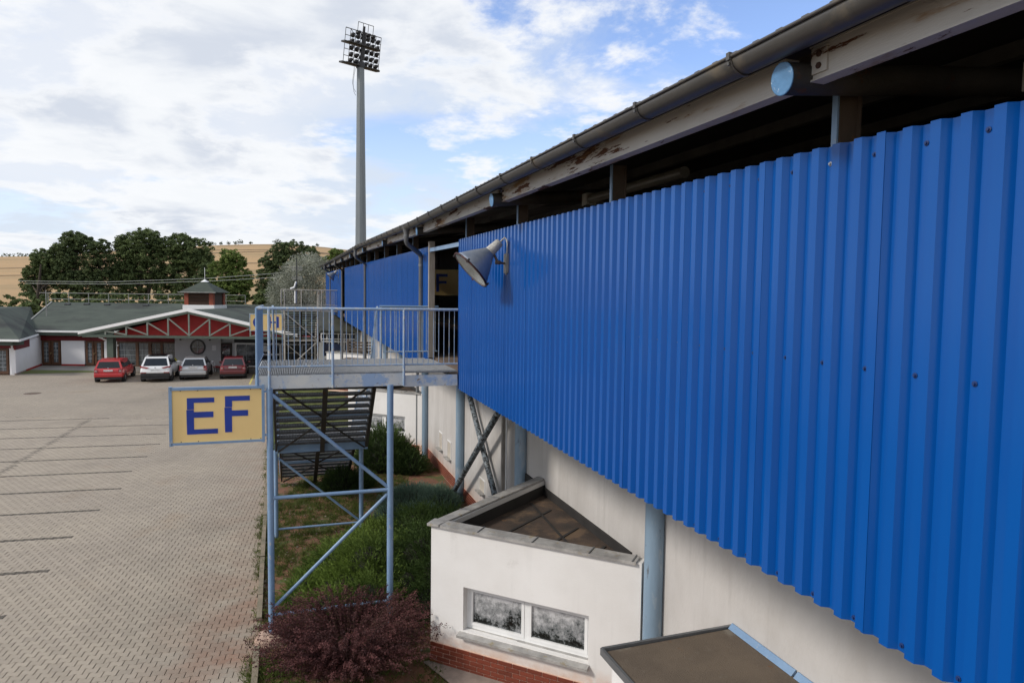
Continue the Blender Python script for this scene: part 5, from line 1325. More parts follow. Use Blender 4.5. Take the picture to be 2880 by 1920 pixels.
sd = (Vector((-37.0, 53.5, 0)) - Vector((-34.3, 47, 0))).normalized(); sn = Vector((sd.y, -sd.x, 0))
def swall(a, b, z0, z1, off, th, m_, nm):
    c = Vector((-34.3, 47, 0)) + sd * (a + b) / 2 + sn * (off - th / 2); m = MB(); m.box((c.x, c.y, (z0 + z1) / 2), sd * ((b - a) / 2), sn * (th / 2), (0, 0, (z1 - z0) / 2)); return m.build(nm, m_, lw)
swall(0, 7.0, .12, 2.3, 0, .25, WALLW, 'wall'); swall(2.6, 7.0, 0, .14, .02, .1, RED, 'skirting'); swall(-.1, 3.5, 1.75, 2.35, .05, .12, DRED, 'frieze'); swall(0, 2.55, 0, .12, 0.01, .1, CONC, 'base')
m = MB(); m.bx(-62, -34.35, 46.95, 47.0, 1.86, 2.15); m.build('frieze', DRED, lw)
m = MB(); m.bx(-62, -37.6, 47.0, 47.25, 0, 2.3); m.bx(-34.72, -34.4, 47.0, 47.2, 0, 1.86); m.bx(-37.6, -34.72, 47.22, 47.3, 0, 2.3); m.build('wall', WALLW, lw)
french_door(-36.55, -34.75, y=46.98, z0=.02, z1=1.84, par=lw)
m = MB(); m.tube([(-62, 52.1, 4.66), (-40.2, 52.1, 4.66)], .07, 8); m.tube([(-39.9, 52.1, 4.3), (-39.9, 52.1, 4.95)], .09, 8); m.build('ridge_pipe', WHITE, lw)
pole = MB(); pole.tube([(X_(78, 50.5), 52.5, 3.9), (X_(78, 50.5), 52.5, 5.9)], .03, 6); pole.build('aerial_pole', bpy.data.materials['grey_pipe'], lw)

# far right block by the stand with glazed front
fb = thing('glazed_pavilion', 'dark-roofed glazed pavilion with white window bars beyond the stair platform', 'building', (-12, 50, 0))
m = MB(); m.prism([(X_(902, 47), 47, 3.25), (X_(1018, 47), 47, 3.25), (X_(1010, 55), 55, 4.6), (X_(880, 55), 55, 4.6)], (0, 0, .12)); m.build('roof', mat('dark_green_sheet_roof', (.06, .062, .045), .7, amt=.3, scale=.5), fb)
gx0, gx1 = X_(902, 47.8), X_(999, 47.8)
m = MB(); m.bx(gx0, gx1, 47.9, 48.1, 0, 3.2); m.build('wall', mat('dark_interior', (.012, .013, .015), .5), fb)
m = MB()
for z in (3.10, 2.72, 2.55, 1.45): m.bx(gx0, gx1 + .1, 47.7, 47.8, z - .035, z + .035)
for k in range(7): x = gx0 + (gx1 - gx0) * k / 6; m.bx(x - .035, x + .035, 47.81, 47.88, .9, 3.1)
m.build('window_frame', PVC, fb)
m = MB(); m.bx(gx0 - .15, gx0 + .25, 47.5, 47.69, .0, 2.5); m.bx(gx0 + .25, gx0 + 1.7, 47.5, 47.69, 1.35, 1.55); m.build('door_frame', PVC, fb)
m = MB(); m.bx(gx0 + .25, gx0 + 1.6, 47.58, 47.68, .0, 1.35); m.bx(gx0 + .25, gx0 + 1.4, 47.58, 47.68, 1.55, 2.4); m.build('blue_pane', mat('navy_pane', (.012, .025, .075), .15), fb)
m = MB(); m.bx(gx1, gx1 + .9, 47.6, 47.9, 0, 3.9); m.build('corner_pier', mat('pale_blue_pier', (.33, .37, .42), .7, amt=.2), fb)
m = MB(); m.bx(gx1 + .95, gx1 + 2.9, 46.9, 47.2, 0, 3.5); m.build('wing_wall', WALLG, fb)
# timber terrace in front with bench and table
tt = thing('timber_terrace', 'weathered grey timber terrace seen beyond the stair landing', 'terrace', (-9, 36, 0))
m = MB()
for k in range(9): m.box((-9.6 + .22 * k, 37.0, 2.12 - .0 * k), (.10, 0, 0), (0, 3.2, .0), (0, 0, .03)); 
m.build('deck_boards', WOODG, tt)
for k in range(4):
    m = MB(); m.bx(-9.7 + .75 * k, -9.55 + .75 * k, 33.8, 40, 1.95, 2.08); m.build('joist', WOODG, tt)
for k in range(5):
    m = MB(); m.bx(-9.7, -7.8, 40.3, 40.38, 2.25 + .17 * k, 2.36 + .17 * k); m.build('plank', WOODG, tt)
for x in (-9.7, -8.7, -7.8): m = MB(); m.bx(x - .06, x + .06, 40.2, 40.29, 0, 3.2); m.build('post', WOODG, tt)

# TV aerial mast behind the far tower
am = thing('aerial_mast', 'black aerial mast with white pipe and antennas rising in front of the silver-leaved tree', 'antenna', (X_(833, 50), 50, 0))
x = X_(834.5, 50); zz = lambda py: EYE - (py - 832) * 50 / 1920
m = MB(); m.tube([(x, 50, 0), (x, 50, zz(728))], .035, 8); m.build('pole', BLACKM, am)
m = MB(); xw = X_(827.5, 50); m.tube([(xw, 50.2, zz(852)), (xw, 50.2, zz(818))], .08, 10); m.build('white_pipe', PVC, am)
m = MB(); m.tube([(X_(818, 50), 49.9, zz(812)), (X_(829, 50), 49.9, zz(808)), (X_(834, 50), 49.9, zz(792))], .07, 8); m.build('crank_pipe', PVC, am)
m = MB()
for (py, a, b) in ((752, 797, 851), (758, 820, 852), (780, 822, 850), (784, 822, 850)): m.tube([(X_(a, 50), 50, zz(py)), (X_(b, 50), 50, zz(py))], .018, 5)
for k in range(8): xx_ = X_(823 + 3.6 * k, 50); m.tube([(xx_, 50, zz(747 + k % 2 * 2)), (xx_, 50, zz(762))], .014, 4); m.tube([(xx_, 50, zz(776)), (xx_, 50, zz(788))], .014, 4)
m.build('antenna', bpy.data.materials['grey_pipe'], am)

# overhead cables
wires = thing('overhead_cable', 'pair of thin overhead cables strung in front of the trees', 'cable', (-30, 63, 7))
for (pts) in ([(52, 790), (300, 793), (580, 783), (815, 766)], [(70, 797), (330, 799), (600, 790), (815, 778)]):
    m = MB(); m.tube([at(a, b, 63) for a, b in pts], .022, 5); m.build('wire', mat('pale_cable', (.42, .44, .40), .6) if pts[0][1] == 790 else bpy.data.materials['pale_cable'], wires)

# ------------------------------------------------------------------ cars
TYRE = mat('tyre_rubber', (0.018, 0.018, 0.018), .85); RIMM = mat('alloy_rim', (.42, .43, .45), .35, .7)
CGL = mat('car_glass', (0.008, 0.012, 0.016), .06, spec=.5); LIGHTR = mat('red_tail_lens', (0.35, 0.012, 0.015), .2, spec=.8); LIGHTC = mat('clear_tail_lens', (.62, .45, .43), .2)
PLATE = mat('white_number_plate', (.72, .72, .70), .5, col2=(.45, .45, .45), scale=14); BLKP = mat('black_bumper_plastic', (.025, .025, .027), .6)
def car(name, label, paint, L, Wd_, H, kind, loc, rz, plate_w=(.52, .11), lamps='low', plate_z=.78, rails=False):
    t = thing(name, label, 'car', (0, 0, 0), 'cars parked in front of the restaurant')
    hw = Wd_ / 2; zb = .24 if kind != 'suv' else .30; belt = H * .62
    # lower body stations along the length (rear at y = 0)
    st = {'estate': [(0.0, .86, .42, belt - .10), (.06, .95, .34, belt - .04), (.35, .99, zb, belt), (1.2, 1.0, zb, belt), (2.6, 1.0, zb, belt - .02), (L - 1.15, .99, zb, belt - .06), (L - .35, .93, zb, belt - .22), (L - .04, .80, .30, belt - .36)],
          'suv': [(0.0, .82, .50, belt - .16), (.07, .94, .42, belt - .05), (.35, .99, zb, belt), (1.2, 1.0, zb, belt), (2.6, 1.0, zb, belt - .03), (L - 1.1, .99, zb, belt - .06), (L - .35, .93, zb, belt - .20), (L - .04, .80, .38, belt - .38)],
          'hatch': [(0.0, .86, .44, belt - .14), (.07, .95, .34, belt - .05), (.45, .99, zb, belt + .0), (1.2, 1.0, zb, belt), (2.5, 1.0, zb, belt - .02), (L - 1.15, .99, zb, belt - .06), (L - .35, .93, zb, belt - .22), (L - .04, .80, .30, belt - .36)]}[kind]
    m = MB(); vs = []; ring = 12
    for (y, wf, z0, z1) in st:
        w = hw * wf; sec = [(w * .80, z0), (w * .97, z0 + .10), (w, z0 + (z1 - z0) * .45), (w * .985, z0 + (z1 - z0) * .72), (w * .93, z1), (w * .55, z1 + .03)]
        for (x, z) in sec: vs.append((x, y, z))
        for (x, z) in reversed(sec): vs.append((-x, y, z))
    fs = []
    for i in range(len(st) - 1):
        for k in range(ring): k2 = (k + 1) % ring; fs.append((i * ring + k, (i + 1) * ring + k, (i + 1) * ring + k2, i * ring + k2))
    fs += [tuple(range(ring)), tuple(reversed(range((len(st) - 1) * ring, len(st) * ring)))]
    m.add(vs, fs, True); body = m.build('body', paint, t)
    mod = body.modifiers.new('bevel', 'BEVEL'); mod.width = .03; mod.segments = 2; mod.limit_method = 'ANGLE'; mod.angle_limit = R(35)
    # greenhouse
    ry0, ry1 = {'estate': (.08, .30), 'suv': (.12, .62), 'hatch': (.42, .95)}[kind]; fy1, fy0 = L - 1.95, L - 1.20
    wb_, wt = hw * .92, hw * .70 if kind != 'suv' else hw * .72
    g = [(ry0, belt - .03, wb_), (ry1, H - .06, wt), ((ry1 + fy1) / 2, H, wt), (fy1, H - .05, wt), (fy0, belt - .05, wb_)]
    base_ = [(ry0, wb_), (ry1 + .12, wb_), ((ry1 + fy1) / 2, wb_), (fy1 + .2, wb_), (fy0, wb_)]
    m = MB(); vs = []
    for i, ((y, z, w), (yb2, wbb)) in enumerate(zip(g, base_)): vs += [(-wbb, yb2, belt - .05), (-w, y, z), (w, y, z), (wbb, yb2, belt - .05)]
    m.add(vs, [(1, 5, 6, 2), (5, 9, 10, 6), (9, 13, 14, 10), (13, 17, 18, 14), (0, 4, 5, 1), (4, 8, 9, 5), (8, 12, 13, 9), (12, 16, 17, 13), (2, 6, 7, 3), (6, 10, 11, 7), (10, 14, 15, 11), (14, 18, 19, 15)], False)
    rf_ = m.build('roof', paint, t); mod = rf_.modifiers.new('bevel', 'BEVEL'); mod.width = .04; mod.segments = 3; mod.limit_method = 'ANGLE'; mod.angle_limit = R(20)
    # glass laid just proud of the cabin sides
    def lerp(a, b, f): return tuple(a[i] + (b[i] - a[i]) * f for i in range(3))
    def glass(a, b, c, d, nrm, ins=(.08, .08, .10, .12), nm='side_window'):
        A, B, C, Dd = [Vector(p) for p in (a, b, c, d)]  # a,b bottom ; d,c top
        def P_(u, v): return (A.lerp(B, u)).lerp(Dd.lerp(C, u), v)
        n_ = Vector(nrm) * .012; q = [P_(ins[0], ins[2]), P_(1 - ins[1], ins[2]), P_(1 - ins[1], 1 - ins[3]), P_(ins[0], 1 - ins[3])]
        mm = MB(); q = [p + n_ for p in q]; nn_ = (q[1] - q[0]).cross(q[3] - q[0]).normalized()
        if nn_.dot(Vector(nrm)) < 0: q.reverse()
        mm.prism([p - Vector(nrm) * .01 for p in q], Vector(nrm) * .01); return mm.build(nm, CGL, t)
    rl = (-wb_, ry0, belt - .03); rr_ = (wb_, ry0, belt - .03); tl_ = (-wt, ry1, H - .06); tr_ = (wt, ry1, H - .06)
    glass(rl, rr_, tr_, tl_, (0, -1, .35), (.07, .07, .10, .14), 'rear_window')
    glass((-wb_, fy0, belt - .05), (wb_, fy0, belt - .05), (wt, fy1, H - .05), (-wt, fy1, H - .05), (0, 1, .5), nm='windscreen')
    for sx_ in (-1, 1):
        y_a, y_b, y_c, y_d = ry0 + .25, 1.35 + (.1 if kind == 'suv' else 0), 2.35, fy0 - .15
        for (ya, yb2) in ((y_a, y_b - .05), (y_b, y_c - .04), (y_c, y_d)):
            def top(y): 
                yy = min(max(y, ry1 + .12), fy1 + .03); return yy
            za = H - .13
            glass((sx_ * wb_, ya, belt), (sx_ * wb_, yb2, belt), (sx_ * (wt + .01), top(yb2), za), (sx_ * (wt + .01), top(ya), za), (sx_, 0, .25), (.02, .02, .08, .04))
    # wheels
    rwh = .34 if kind == 'suv' else .305
    for yy in (.72 if kind != 'suv' else .85, L - .85):
        for sx_ in (-1, 1):
            m = MB(); m.lathe((sx_ * (hw - .20), yy, rwh), (sx_, 0, 0), [(0, .0001), (0, rwh * .9), (.02, rwh), (.18, rwh), (.20, rwh * .93), (.20, rwh * .62), (.17, rwh * .60)], 22); w_ = m.build('wheel', TYRE, t)
            m = MB(); m.lathe((sx_ * (hw - .05), yy, rwh), (sx_, 0, 0), [(-.03, rwh * .66), (.0, rwh * .64), (.02, rwh * .3), (.03, .0001)], 18)
            for k in range(5):
                a = k * 2 * math.pi / 5; m.box((sx_ * (hw - .022), yy + math.cos(a) * rwh * .36, rwh + math.sin(a) * rwh * .36), (.008, 0, 0), (0, math.cos(a) * rwh * .26, math.sin(a) * rwh * .26), (0, -math.sin(a) * .03, math.cos(a) * .03))
            m.build('rim', RIMM, w_)
            m = MB(); m.lathe((sx_ * (hw - .21), yy, rwh + .02), (sx_, 0, 0), [(0.0, .0001), (0, rwh + .07), (.196, rwh + .07), (.213, rwh + .045), (.205, rwh + .01)], 24); m.build('wheel_arch', BLKP, t)
    # rear bumper, plate, lights, badge-less boot line
    m = MB(); m.bx(-hw * .93, hw * .93, -.07, .14, .36, .60); bp = m.build('rear_bumper', paint if kind != 'suv' else BLKP, t)
    mod = bp.modifiers.new('bevel', 'BEVEL'); mod.width = .05; mod.segments = 3
    m = MB(); m.bx(-hw * .86, hw * .86, -.03, .2, .22, .36); m.build('underbody', BLKP, t)
    if kind == 'suv':
        m = MB(); m.bx(-hw * .90, hw * .90, -.08, .10, .60, .74); b2 = m.build('bumper_upper', paint, t); mod = b2.modifiers.new('bevel', 'BEVEL'); mod.width = .04; mod.segments = 3
        m = MB(); [m.bx(s * hw * .72 - .16, s * hw * .72 + .16, -.10, -.07, .62, .67) for s in (-1, 1)]; m.build('reflector', LIGHTR, t)
    m = MB(); m.bx(-plate_w[0] / 2, plate_w[0] / 2, -.055 if plate_z < .8 else -.035, -.01, plate_z - .055, plate_z + .055); m.build('number_plate', PLATE, t)
    for s in (-1, 1):
        m = MB()
        if lamps == 'low': m.prism([(s * hw * .93, -.02, .62), (s * hw * .66, -.035, .62), (s * hw * .66, -.02, .86), (s * hw * .90, .02, .88)] if s > 0 else [(s * hw * .90, .02, .88), (s * hw * .66, -.02, .86), (s * hw * .66, -.035, .62), (s * hw * .93, -.02, .62)], (0, .16, 0))
        elif lamps == 'slim': m.prism([(s * hw * .95, .05, .98), (s * hw * .52, -.03, .90), (s * hw * .40, -.03, .97), (s * hw * .95, .05, 1.06)] if s > 0 else [(s * hw * .95, .05, 1.06), (s * hw * .40, -.03, .97), (s * hw * .52, -.03, .90), (s * hw * .95, .05, .98)], (0, .2, 0))
        else: m.prism([(s * hw * .97, -.01, .66), (s * hw * .76, -.04, .66), (s * hw * .74, -.02, .95), (s * hw * .93, .05, .97)] if s > 0 else [(s * hw * .93, .05, .97), (s * hw * .74, -.02, .95), (s * hw * .76, -.04, .66), (s * hw * .97, -.01, .66)], (0, .2, 0))
        tl2 = m.build('tail_light', LIGHTR, t)
        if lamps != 'slim':
            m = MB(); m.bx(s * hw * .80 - .06, s * hw * .80 + .06, -.05, -.02, .72, .80); m.build('lens', LIGHTC, tl2)
        m = MB(); m.box((s * (hw + .08), fy0 - .45, belt + .05), (.09, 0, 0), (0, .05, 0), (0, 0, .07)); mm_ = m.build('mirror', paint if kind != 'estate' else BLKP, t)
        mod = mm_.modifiers.new('bevel', 'BEVEL'); mod.width = .03; mod.segments = 2
        for yy in (1.65, 2.65):
            m = MB(); m.bx(s * hw * .985 - .006, s * hw * .985 + .012, yy, yy + .16, belt - .16, belt - .13); m.build('door_handle', paint, t)
        if rails:
            m = MB(); m.tube([(s * wt * .93, ry1 + .1, H), (s * wt * .93, ry1 + .2, H + .05), (s * wt * .93, fy1 - .2, H + .05), (s * wt * .93, fy1 - .05, H - .01)], .016, 6); m.build('roof_rail', BLKP, t)
    if kind == 'suv':
        m = MB(); m.bx(-wt * .8, wt * .8, ry1 + .25, fy1 - .1, H - .01, H + .012); m.build('sunroof', CGL, t)
    m = MB(); m.tube([(0, ry1 + .35, H - .02), (0, ry1 + .15, H + .2)], .006, 5); m.build('aerial', BLKP, t)
    m = MB(); m.lathe((0, -.012 if plate_z < .8 else -.03, plate_z + .16), (0, -1, 0), [(0, .0001), (0, .04), (.01, .035), (.012, .0001)], 14); m.build('badge', RIMM, t)
    t.location = loc; t.rotation_euler = (0, 0, rz); return t
def cpaint(n, c, metal=.0, coat=.8): return mat(n, c, .35, metal, amt=.06, scale=1, coat=coat)
RZ = R(19)
def gp(px, py): p = ground(px, py); return (p.x, p.y, 0)
car('estate_car', 'bright red estate car, leftmost of the four parked cars', cpaint('bright_red_paint', (.50, .014, .018)), 4.5, 1.73, 1.46, 'estate', gp(305, 1076), RZ, rails=False)
car('suv', 'white sport utility car with black glass roof, second from the left', cpaint('white_car_paint', (.76, .76, .76)), 4.48, 1.86, 1.66, 'suv', gp(437, 1075), RZ, lamps='slim', plate_z=.80)
car('saloon_car', 'silver grey car with pale tail lights parked between the white and dark red cars', cpaint('silver_car_paint', (.46, .465, .47), .55), 4.5, 1.75, 1.46, 'hatch', gp(543, 1069), RZ, lamps='tall', plate_z=.86)
car('hatchback', 'dark wine red hatchback, rightmost of the four parked cars', cpaint('dark_red_paint', (.13, .010, .014)), 4.3, 1.72, 1.44, 'hatch', gp(655, 1066), RZ, lamps='low', plate_z=.82)

# ------------------------------------------------------------------ white plastic garden furniture
def chair_proto():
    t = thing('garden_chair', 'white plastic garden chair left of the silver car, draped with something yellow', 'chair', (0, 0, 0), 'white plastic garden chairs by the restaurant wall')
    m = MB(); m.box((0, 0, .42), (.24, 0, 0), (0, .23, 0), (0, 0, .015)); m.build('seat', PVC, t)
    m = MB(); pts = []
    for i in range(11): a = math.pi * i / 10; pts.append((.27 * math.cos(a), .26 + .10, .62 + .30 * math.sin(a)))
    m.tube([(.25, .24, .42)] + pts + [(-.25, .24, .42)], .022, 6)
    for k in range(-2, 3): m.bar((k * .07, .25, .44), (k * .085, .35, .60 + .29 * math.cos(k * .5)), .035, .012)
    m.build('backrest', PVC, t)
    for sx_ in (-1, 1):
        for sy in (-1, 1):
            m = MB(); m.tube([(sx_ * .22, sy * .20, .42), (sx_ * .27, sy * .26, 0)], .022, 6, r2=.016); m.build('leg', PVC, t)
        m = MB(); m.tube([(sx_ * .26, -.22, .42), (sx_ * .28, -.20, .64), (sx_ * .28, .1, .66), (sx_ * .27, .33, .68)], .022, 6); m.build('armrest', PVC, t)
    return t
ch0 = chair_proto()
cl = ['white plastic garden chair with something yellow over its back, right of the white car', 'white plastic chair standing between the white and silver cars', 'white plastic chair under the round window, behind the silver car roof', 'white plastic chair at the table beside the round window', 'white plastic chair nearest the brown door, right of the table']
for i, (px_, Yc, rz) in enumerate(((484, 50.8, 2.6), (503, 49.6, 3.3), (528, 51.6, 3.4), (570, 51.4, 2.2), (590, 50.6, 1.7))):
    c = ch0 if i == 0 else copy_tree(ch0); c.location = (X_(px_, Yc), Yc, 0); c.rotation_euler = (0, 0, rz); c['label'] = cl[i]
tb = thing('garden_table', 'white round plastic table among the chairs by the restaurant wall', 'table', (X_(550, 51), 51, 0))
m = MB(); m.lathe((X_(550, 51), 51, .70), (0, 0, 1), [(0, .001), (0, .45), (.03, .45), (.03, .001)], 20); m.build('tabletop', PVC, tb)
for k in range(4): a = k * math.pi / 2 + .4; m = MB(); m.tube([(X_(550, 51) + .15 * math.cos(a), 51 + .15 * math.sin(a), .70), (X_(550, 51) + .36 * math.cos(a), 51 + .36 * math.sin(a), 0)], .02, 6); m.build('leg', PVC, tb)
m = MB(); c = Vector((X_(490, 50.9), 50.85, .80)); m.prism([c + Vector(p) for p in ((-.16, 0, 0), (-.04, -.02, -.22), (.13, 0, -.16), (.17, 0, .02), (.06, 0, .10), (.02, 0, .2), (-.07, 0, .10))], (0, .05, 0))
tag(m.build('jacket', mat('yellow_cloth', (.55, .50, .05), .9)), 'yellow cloth hung over the back of a white garden chair', 'jacket')
# ------------------------------------------------------------------ trees, hedges and shrubs
def leaf_mat(name, c, c2, rough=.75, transl=.25):
    m = bpy.data.materials.new(name); m.use_nodes = True; nt = m.node_tree; N = nt.nodes; L = nt.links; b = N['Principled BSDF']
    a = N.new('ShaderNodeAttribute'); a.attribute_name = 'tone'
    sp = N.new('ShaderNodeSeparateColor'); L.new(a.outputs['Color'], sp.inputs[0])
    mx = N.new('ShaderNodeMix'); mx.data_type = 'RGBA'; L.new(sp.outputs[0], mx.inputs[0]); mx.inputs[6].default_value = (*c, 1); mx.inputs[7].default_value = (*c2, 1)
    L.new(mx.outputs[2], b.inputs['Base Color']); b.inputs['Roughness'].default_value = rough; b.inputs['Specular IOR Level'].default_value = .25
    tr = N.new('ShaderNodeBsdfTranslucent'); L.new(mx.outputs[2], tr.inputs['Color'])
    ms = N.new('ShaderNodeMixShader'); ms.inputs[0].default_value = transl; L.new(b.outputs[0], ms.inputs[1]); L.new(tr.outputs[0], ms.inputs[2])
    L.new(ms.outputs[0], N['Material Output'].inputs['Surface']); return m
BARK = mat('tree_bark', (.07, .055, .042), .95, amt=.4, scale=3, bump=.5)
NP = np.random.default_rng(21)
def unit(v): return v / np.maximum(np.linalg.norm(v, axis=-1, keepdims=True), 1e-9)
def leaf_quads(P, Nn, size, aspect=.6, rnd=NP):
    n = len(P); t = unit(np.cross(Nn, rnd.normal(size=(n, 3)))); b = unit(np.cross(Nn, t)); s = size[:, None]
    a, c = t * s, b * s * aspect
    return np.stack([P - a, P - c * .9, P + a, P + c * .9], 1)
def crown(blobs, n, size, rnd):
    """blobs: (x,y,z,rx,rz); every blob is broken into leaf clumps with gaps between"""
    B = np.array(blobs); w = B[:, 3] ** 2; w /= w.sum(); out = []; tones = []
    ncl = max(60, n // 42)
    idx = rnd.choice(len(B), ncl, p=w); d = unit(rnd.normal(size=(ncl, 3))); rr = rnd.uniform(.35, 1.0, ncl) ** .5
    C = B[idx, :3] + d * rr[:, None] * np.stack([B[idx, 3], B[idx, 3], B[idx, 4]], 1)
    cr = rnd.uniform(.28, .75, ncl) * np.mean(B[:, 3]) * .36; ct = rnd.random(ncl)
    k = rnd.integers(0, ncl, n); dd = unit(rnd.normal(size=(n, 3)) + np.array([0, 0, .35])); r2 = rnd.uniform(.25, 1, n) ** .6
    P = C[k] + dd * (cr[k] * r2)[:, None] * np.array([1.15, 1.15, .72])
    Nn = unit(dd + .7 * rnd.normal(size=(n, 3)) * .8 + np.array([0, 0, .3]))
    s = size * .56 * rnd.uniform(.6, 1.35, n)
    return leaf_quads(P, Nn, s, .62, rnd), np.clip(ct[k] * .6 + .4 * rnd.random(n), 0, 1)
def tree(name, label, base, blobs, n, size, lm, trunks, seed, group='trees behind the restaurant'):
    blobs = [(b[0], b[1], b[2], b[3] * .88, b[4] * .88) for b in blobs]
    rnd = np.random.default_rng(seed); t = thing(name, label, 'tree', base, group)
    V, tone = crown(blobs, int(n * 2.9), size, rnd)
    np_mesh('crown', V, 4, lm, t, colors=np.stack([tone, tone, tone], 1))
    b0 = Vector(base); m = MB(); rk = random.Random(seed)
    for tr in trunks:
        top_ = Vector(tr[0]); r0 = tr[1]; mid = b0.lerp(top_, .45) + Vector((rk.uniform(-.4, .4), 0, 0))
        m.tube([b0 + Vector((tr[2] if len(tr) > 2 else 0, 0, -.3)), mid, top_], r0, 8, r2=r0 * .35)
    m.build('trunk', BARK, t)
    m = MB()
    for bl in blobs:
        c = Vector(bl[:3]); tr = min(trunks, key=lambda q: (Vector(q[0]) - c).length); s_ = b0.lerp(Vector(tr[0]), rk.uniform(.45, .8))
        if (c - s_).length > .6: m.tube([s_, s_.lerp(c, .5) + Vector((0, 0, .25)), c], .11, 6, r2=.03)
        for _ in range(3):
            e = c + Vector((rk.uniform(-1, 1) * bl[3], rk.uniform(-1, 1) * bl[3], rk.uniform(-.3, 1) * bl[4])) * .8; m.tube([c.lerp(s_, .2), e], .045, 4, r2=.012)
    m.build('limb', BARK, t)
    return t
LG = leaf_mat('dark_green_leaves', (.040, .062, .024), (.155, .20, .070))
LG2 = leaf_mat('deep_green_leaves', (.034, .055, .023), (.135, .175, .066))
LGB = leaf_mat('fresh_green_leaves', (.060, .098, .022), (.19, .25, .060))
LSIL = leaf_mat('silver_grey_leaves', (.19, .20, .155), (.46, .47, .385), transl=.15)
def B_(px, py, r, Y, rz=None, dy=0):
    p = at(px, py, Y + dy); return (p.x, p.y, p.z, r, rz or r * .8)
Y = 82
s_ = Y / 1920
q = lambda cx, cy, r, Yy=82, rz=None, dy=0: B_(cx / 2.94, 600 + cy / 2.94, r, Yy, rz, dy)
def gz(px, Yy): p = at(px, 835, Yy); return (p.x, Yy, 0)
tree('broadleaf_tree', 'dark green tree at far left with ragged low crown over the roof ridge', gz(100, 80), [q(270, 600, 1.4), q(225, 570, .9), q(330, 500, 2.0), q(390, 400, 2.0), q(350, 360, 1.4), q(440, 560, 1.7), q(300, 640, 1.5), q(455, 450, 1.9), q(280, 500, 1.3)], 9000, .20, LG, [((at(115, 740, 80).x, 80, 9.0), .25)], 1)
tree('broadleaf_tree', 'tall airy dark tree with rounded open top, second from the left', gz(215, 82), [q(610, 230, 1.7), q(560, 300, 1.8), q(680, 250, 1.5), q(520, 360, 1.9), q(600, 380, 1.7), q(560, 470, 1.9), q(620, 560, 1.4), q(510, 560, 1.7), q(655, 200, .9), q(480, 300, 1.0)], 11000, .19, LG2, [((at(212, 690, 82).x, 82, 11.2), .28, .3), ((at(196, 735, 82).x, 82, 9.2), .2, -.4)], 2)
tree('broadleaf_tree', 'dark tree with spiky side branches between two fuller crowns', gz(285, 83), [q(800, 300, 1.4), q(850, 270, 1.1), q(770, 380, 1.5), q(860, 380, 1.2), q(810, 470, 1.6), q(860, 530, 1.3), q(740, 260, .9), q(750, 560, 1.9), q(720, 500, 1.4), q(780, 620, 1.8), q(700, 620, 1.7)], 9500, .18, LG2, [((at(276, 715, 83).x, 83, 10.0), .22), ((at(250, 760, 83).x, 83, 8), .15)], 3)
tree('broadleaf_tree', 'massive dark green tree in the middle, tallest crown, left half', gz(400, 84), [q(1180, 230, 2.2, 84), q(1090, 270, 2.0, 84), q(1000, 250, 1.3, 84), q(1230, 220, 1.8, 84), q(1120, 370, 2.4, 84), q(1230, 350, 2.2, 84), q(1010, 380, 2.0, 84), q(1060, 500, 2.4, 84), q(1000, 520, 1.8, 84), q(1270, 460, 1.9, 84), q(980, 620, 1.9, 84), q(1130, 600, 2.0, 84)], 15000, .21, LG, [((at(395, 700, 84).x, 84, 10.5), .35, -.4), ((at(430, 715, 84).x, 84, 9.0), .26, .5)], 4)
tree('broadleaf_tree', 'massive dark green tree in the middle with broad drooping right side', gz(500, 85), [q(1340, 290, 2.0, 85), q(1480, 270, 2.3, 85), q(1500, 230, 1.4, 85), q(1620, 310, 2.3, 85), q(1670, 390, 1.7, 85), q(1560, 400, 2.2, 85), q(1420, 390, 2.2, 85), q(1340, 540, 2.2, 85), q(1480, 520, 2.4, 85), q(1620, 370, 1.9, 85), q(1380, 620, 2.0, 85), q(1530, 620, 2.2, 85), q(1700, 440, 1.1, 85)], 16000, .21, LG, [((at(500, 700, 85).x, 85, 10.0), .36), ((at(545, 722, 85).x, 85, 8.8), .24, .6)], 5)
tree('shrubby_tree', 'black-green tree behind the cupola finial, lower than its neighbours', gz(580, 78), [q(1690, 520, 1.2, 78), q(1740, 470, 1.3, 78), q(1660, 560, 1.0, 78), q(1720, 600, 1.3, 78), q(1640, 640, 1.2, 78)], 4500, .16, LG2, [((at(580, 770, 78).x, 78, 8), .15)], 6)
tree('broadleaf_tree', 'fresh light green tree right of the cupola with pointed crown', gz(650, 76), [q(1900, 350, 1.2, 76), q(1930, 400, 1.6, 76), q(1880, 430, 1.4, 76), q(1970, 400, 1.0, 76), q(1850, 520, 2.0, 76), q(1960, 520, 1.8, 76), q(1800, 440, 1.0, 76), q(1900, 620, 2.0, 76), q(2000, 600, 1.5, 76), q(1850, 680, 1.5, 76), q(1980, 690, 1.6, 76), q(2040, 520, .9, 76)], 12000, .17, LGB, [((at(655, 750, 76).x, 76, 9), .22)], 7)
tree('broadleaf_tree', 'dark green tree to the right with domed top behind the silvery tree', gz(800, 88), [B_(795, 705, 1.6, 88), B_(830, 702, 1.8, 88), B_(870, 712, 1.4, 88), B_(770, 730, 1.8, 88), B_(750, 745, 1.3, 88), B_(810, 740, 2.4, 88), B_(860, 745, 2.0, 88), B_(760, 775, 1.8, 88), B_(735, 770, .8, 88), B_(790, 790, 2.2, 88), B_(740, 805, 1.2, 88), B_(770, 820, 1.6, 88), B_(820, 790, 2.0, 88), B_(885, 735, 1.1, 88)], 14000, .20, LG2, [((at(805, 720, 88).x, 88, 10), .3), ((at(765, 760, 88).x, 88, 8.3), .2)], 8)
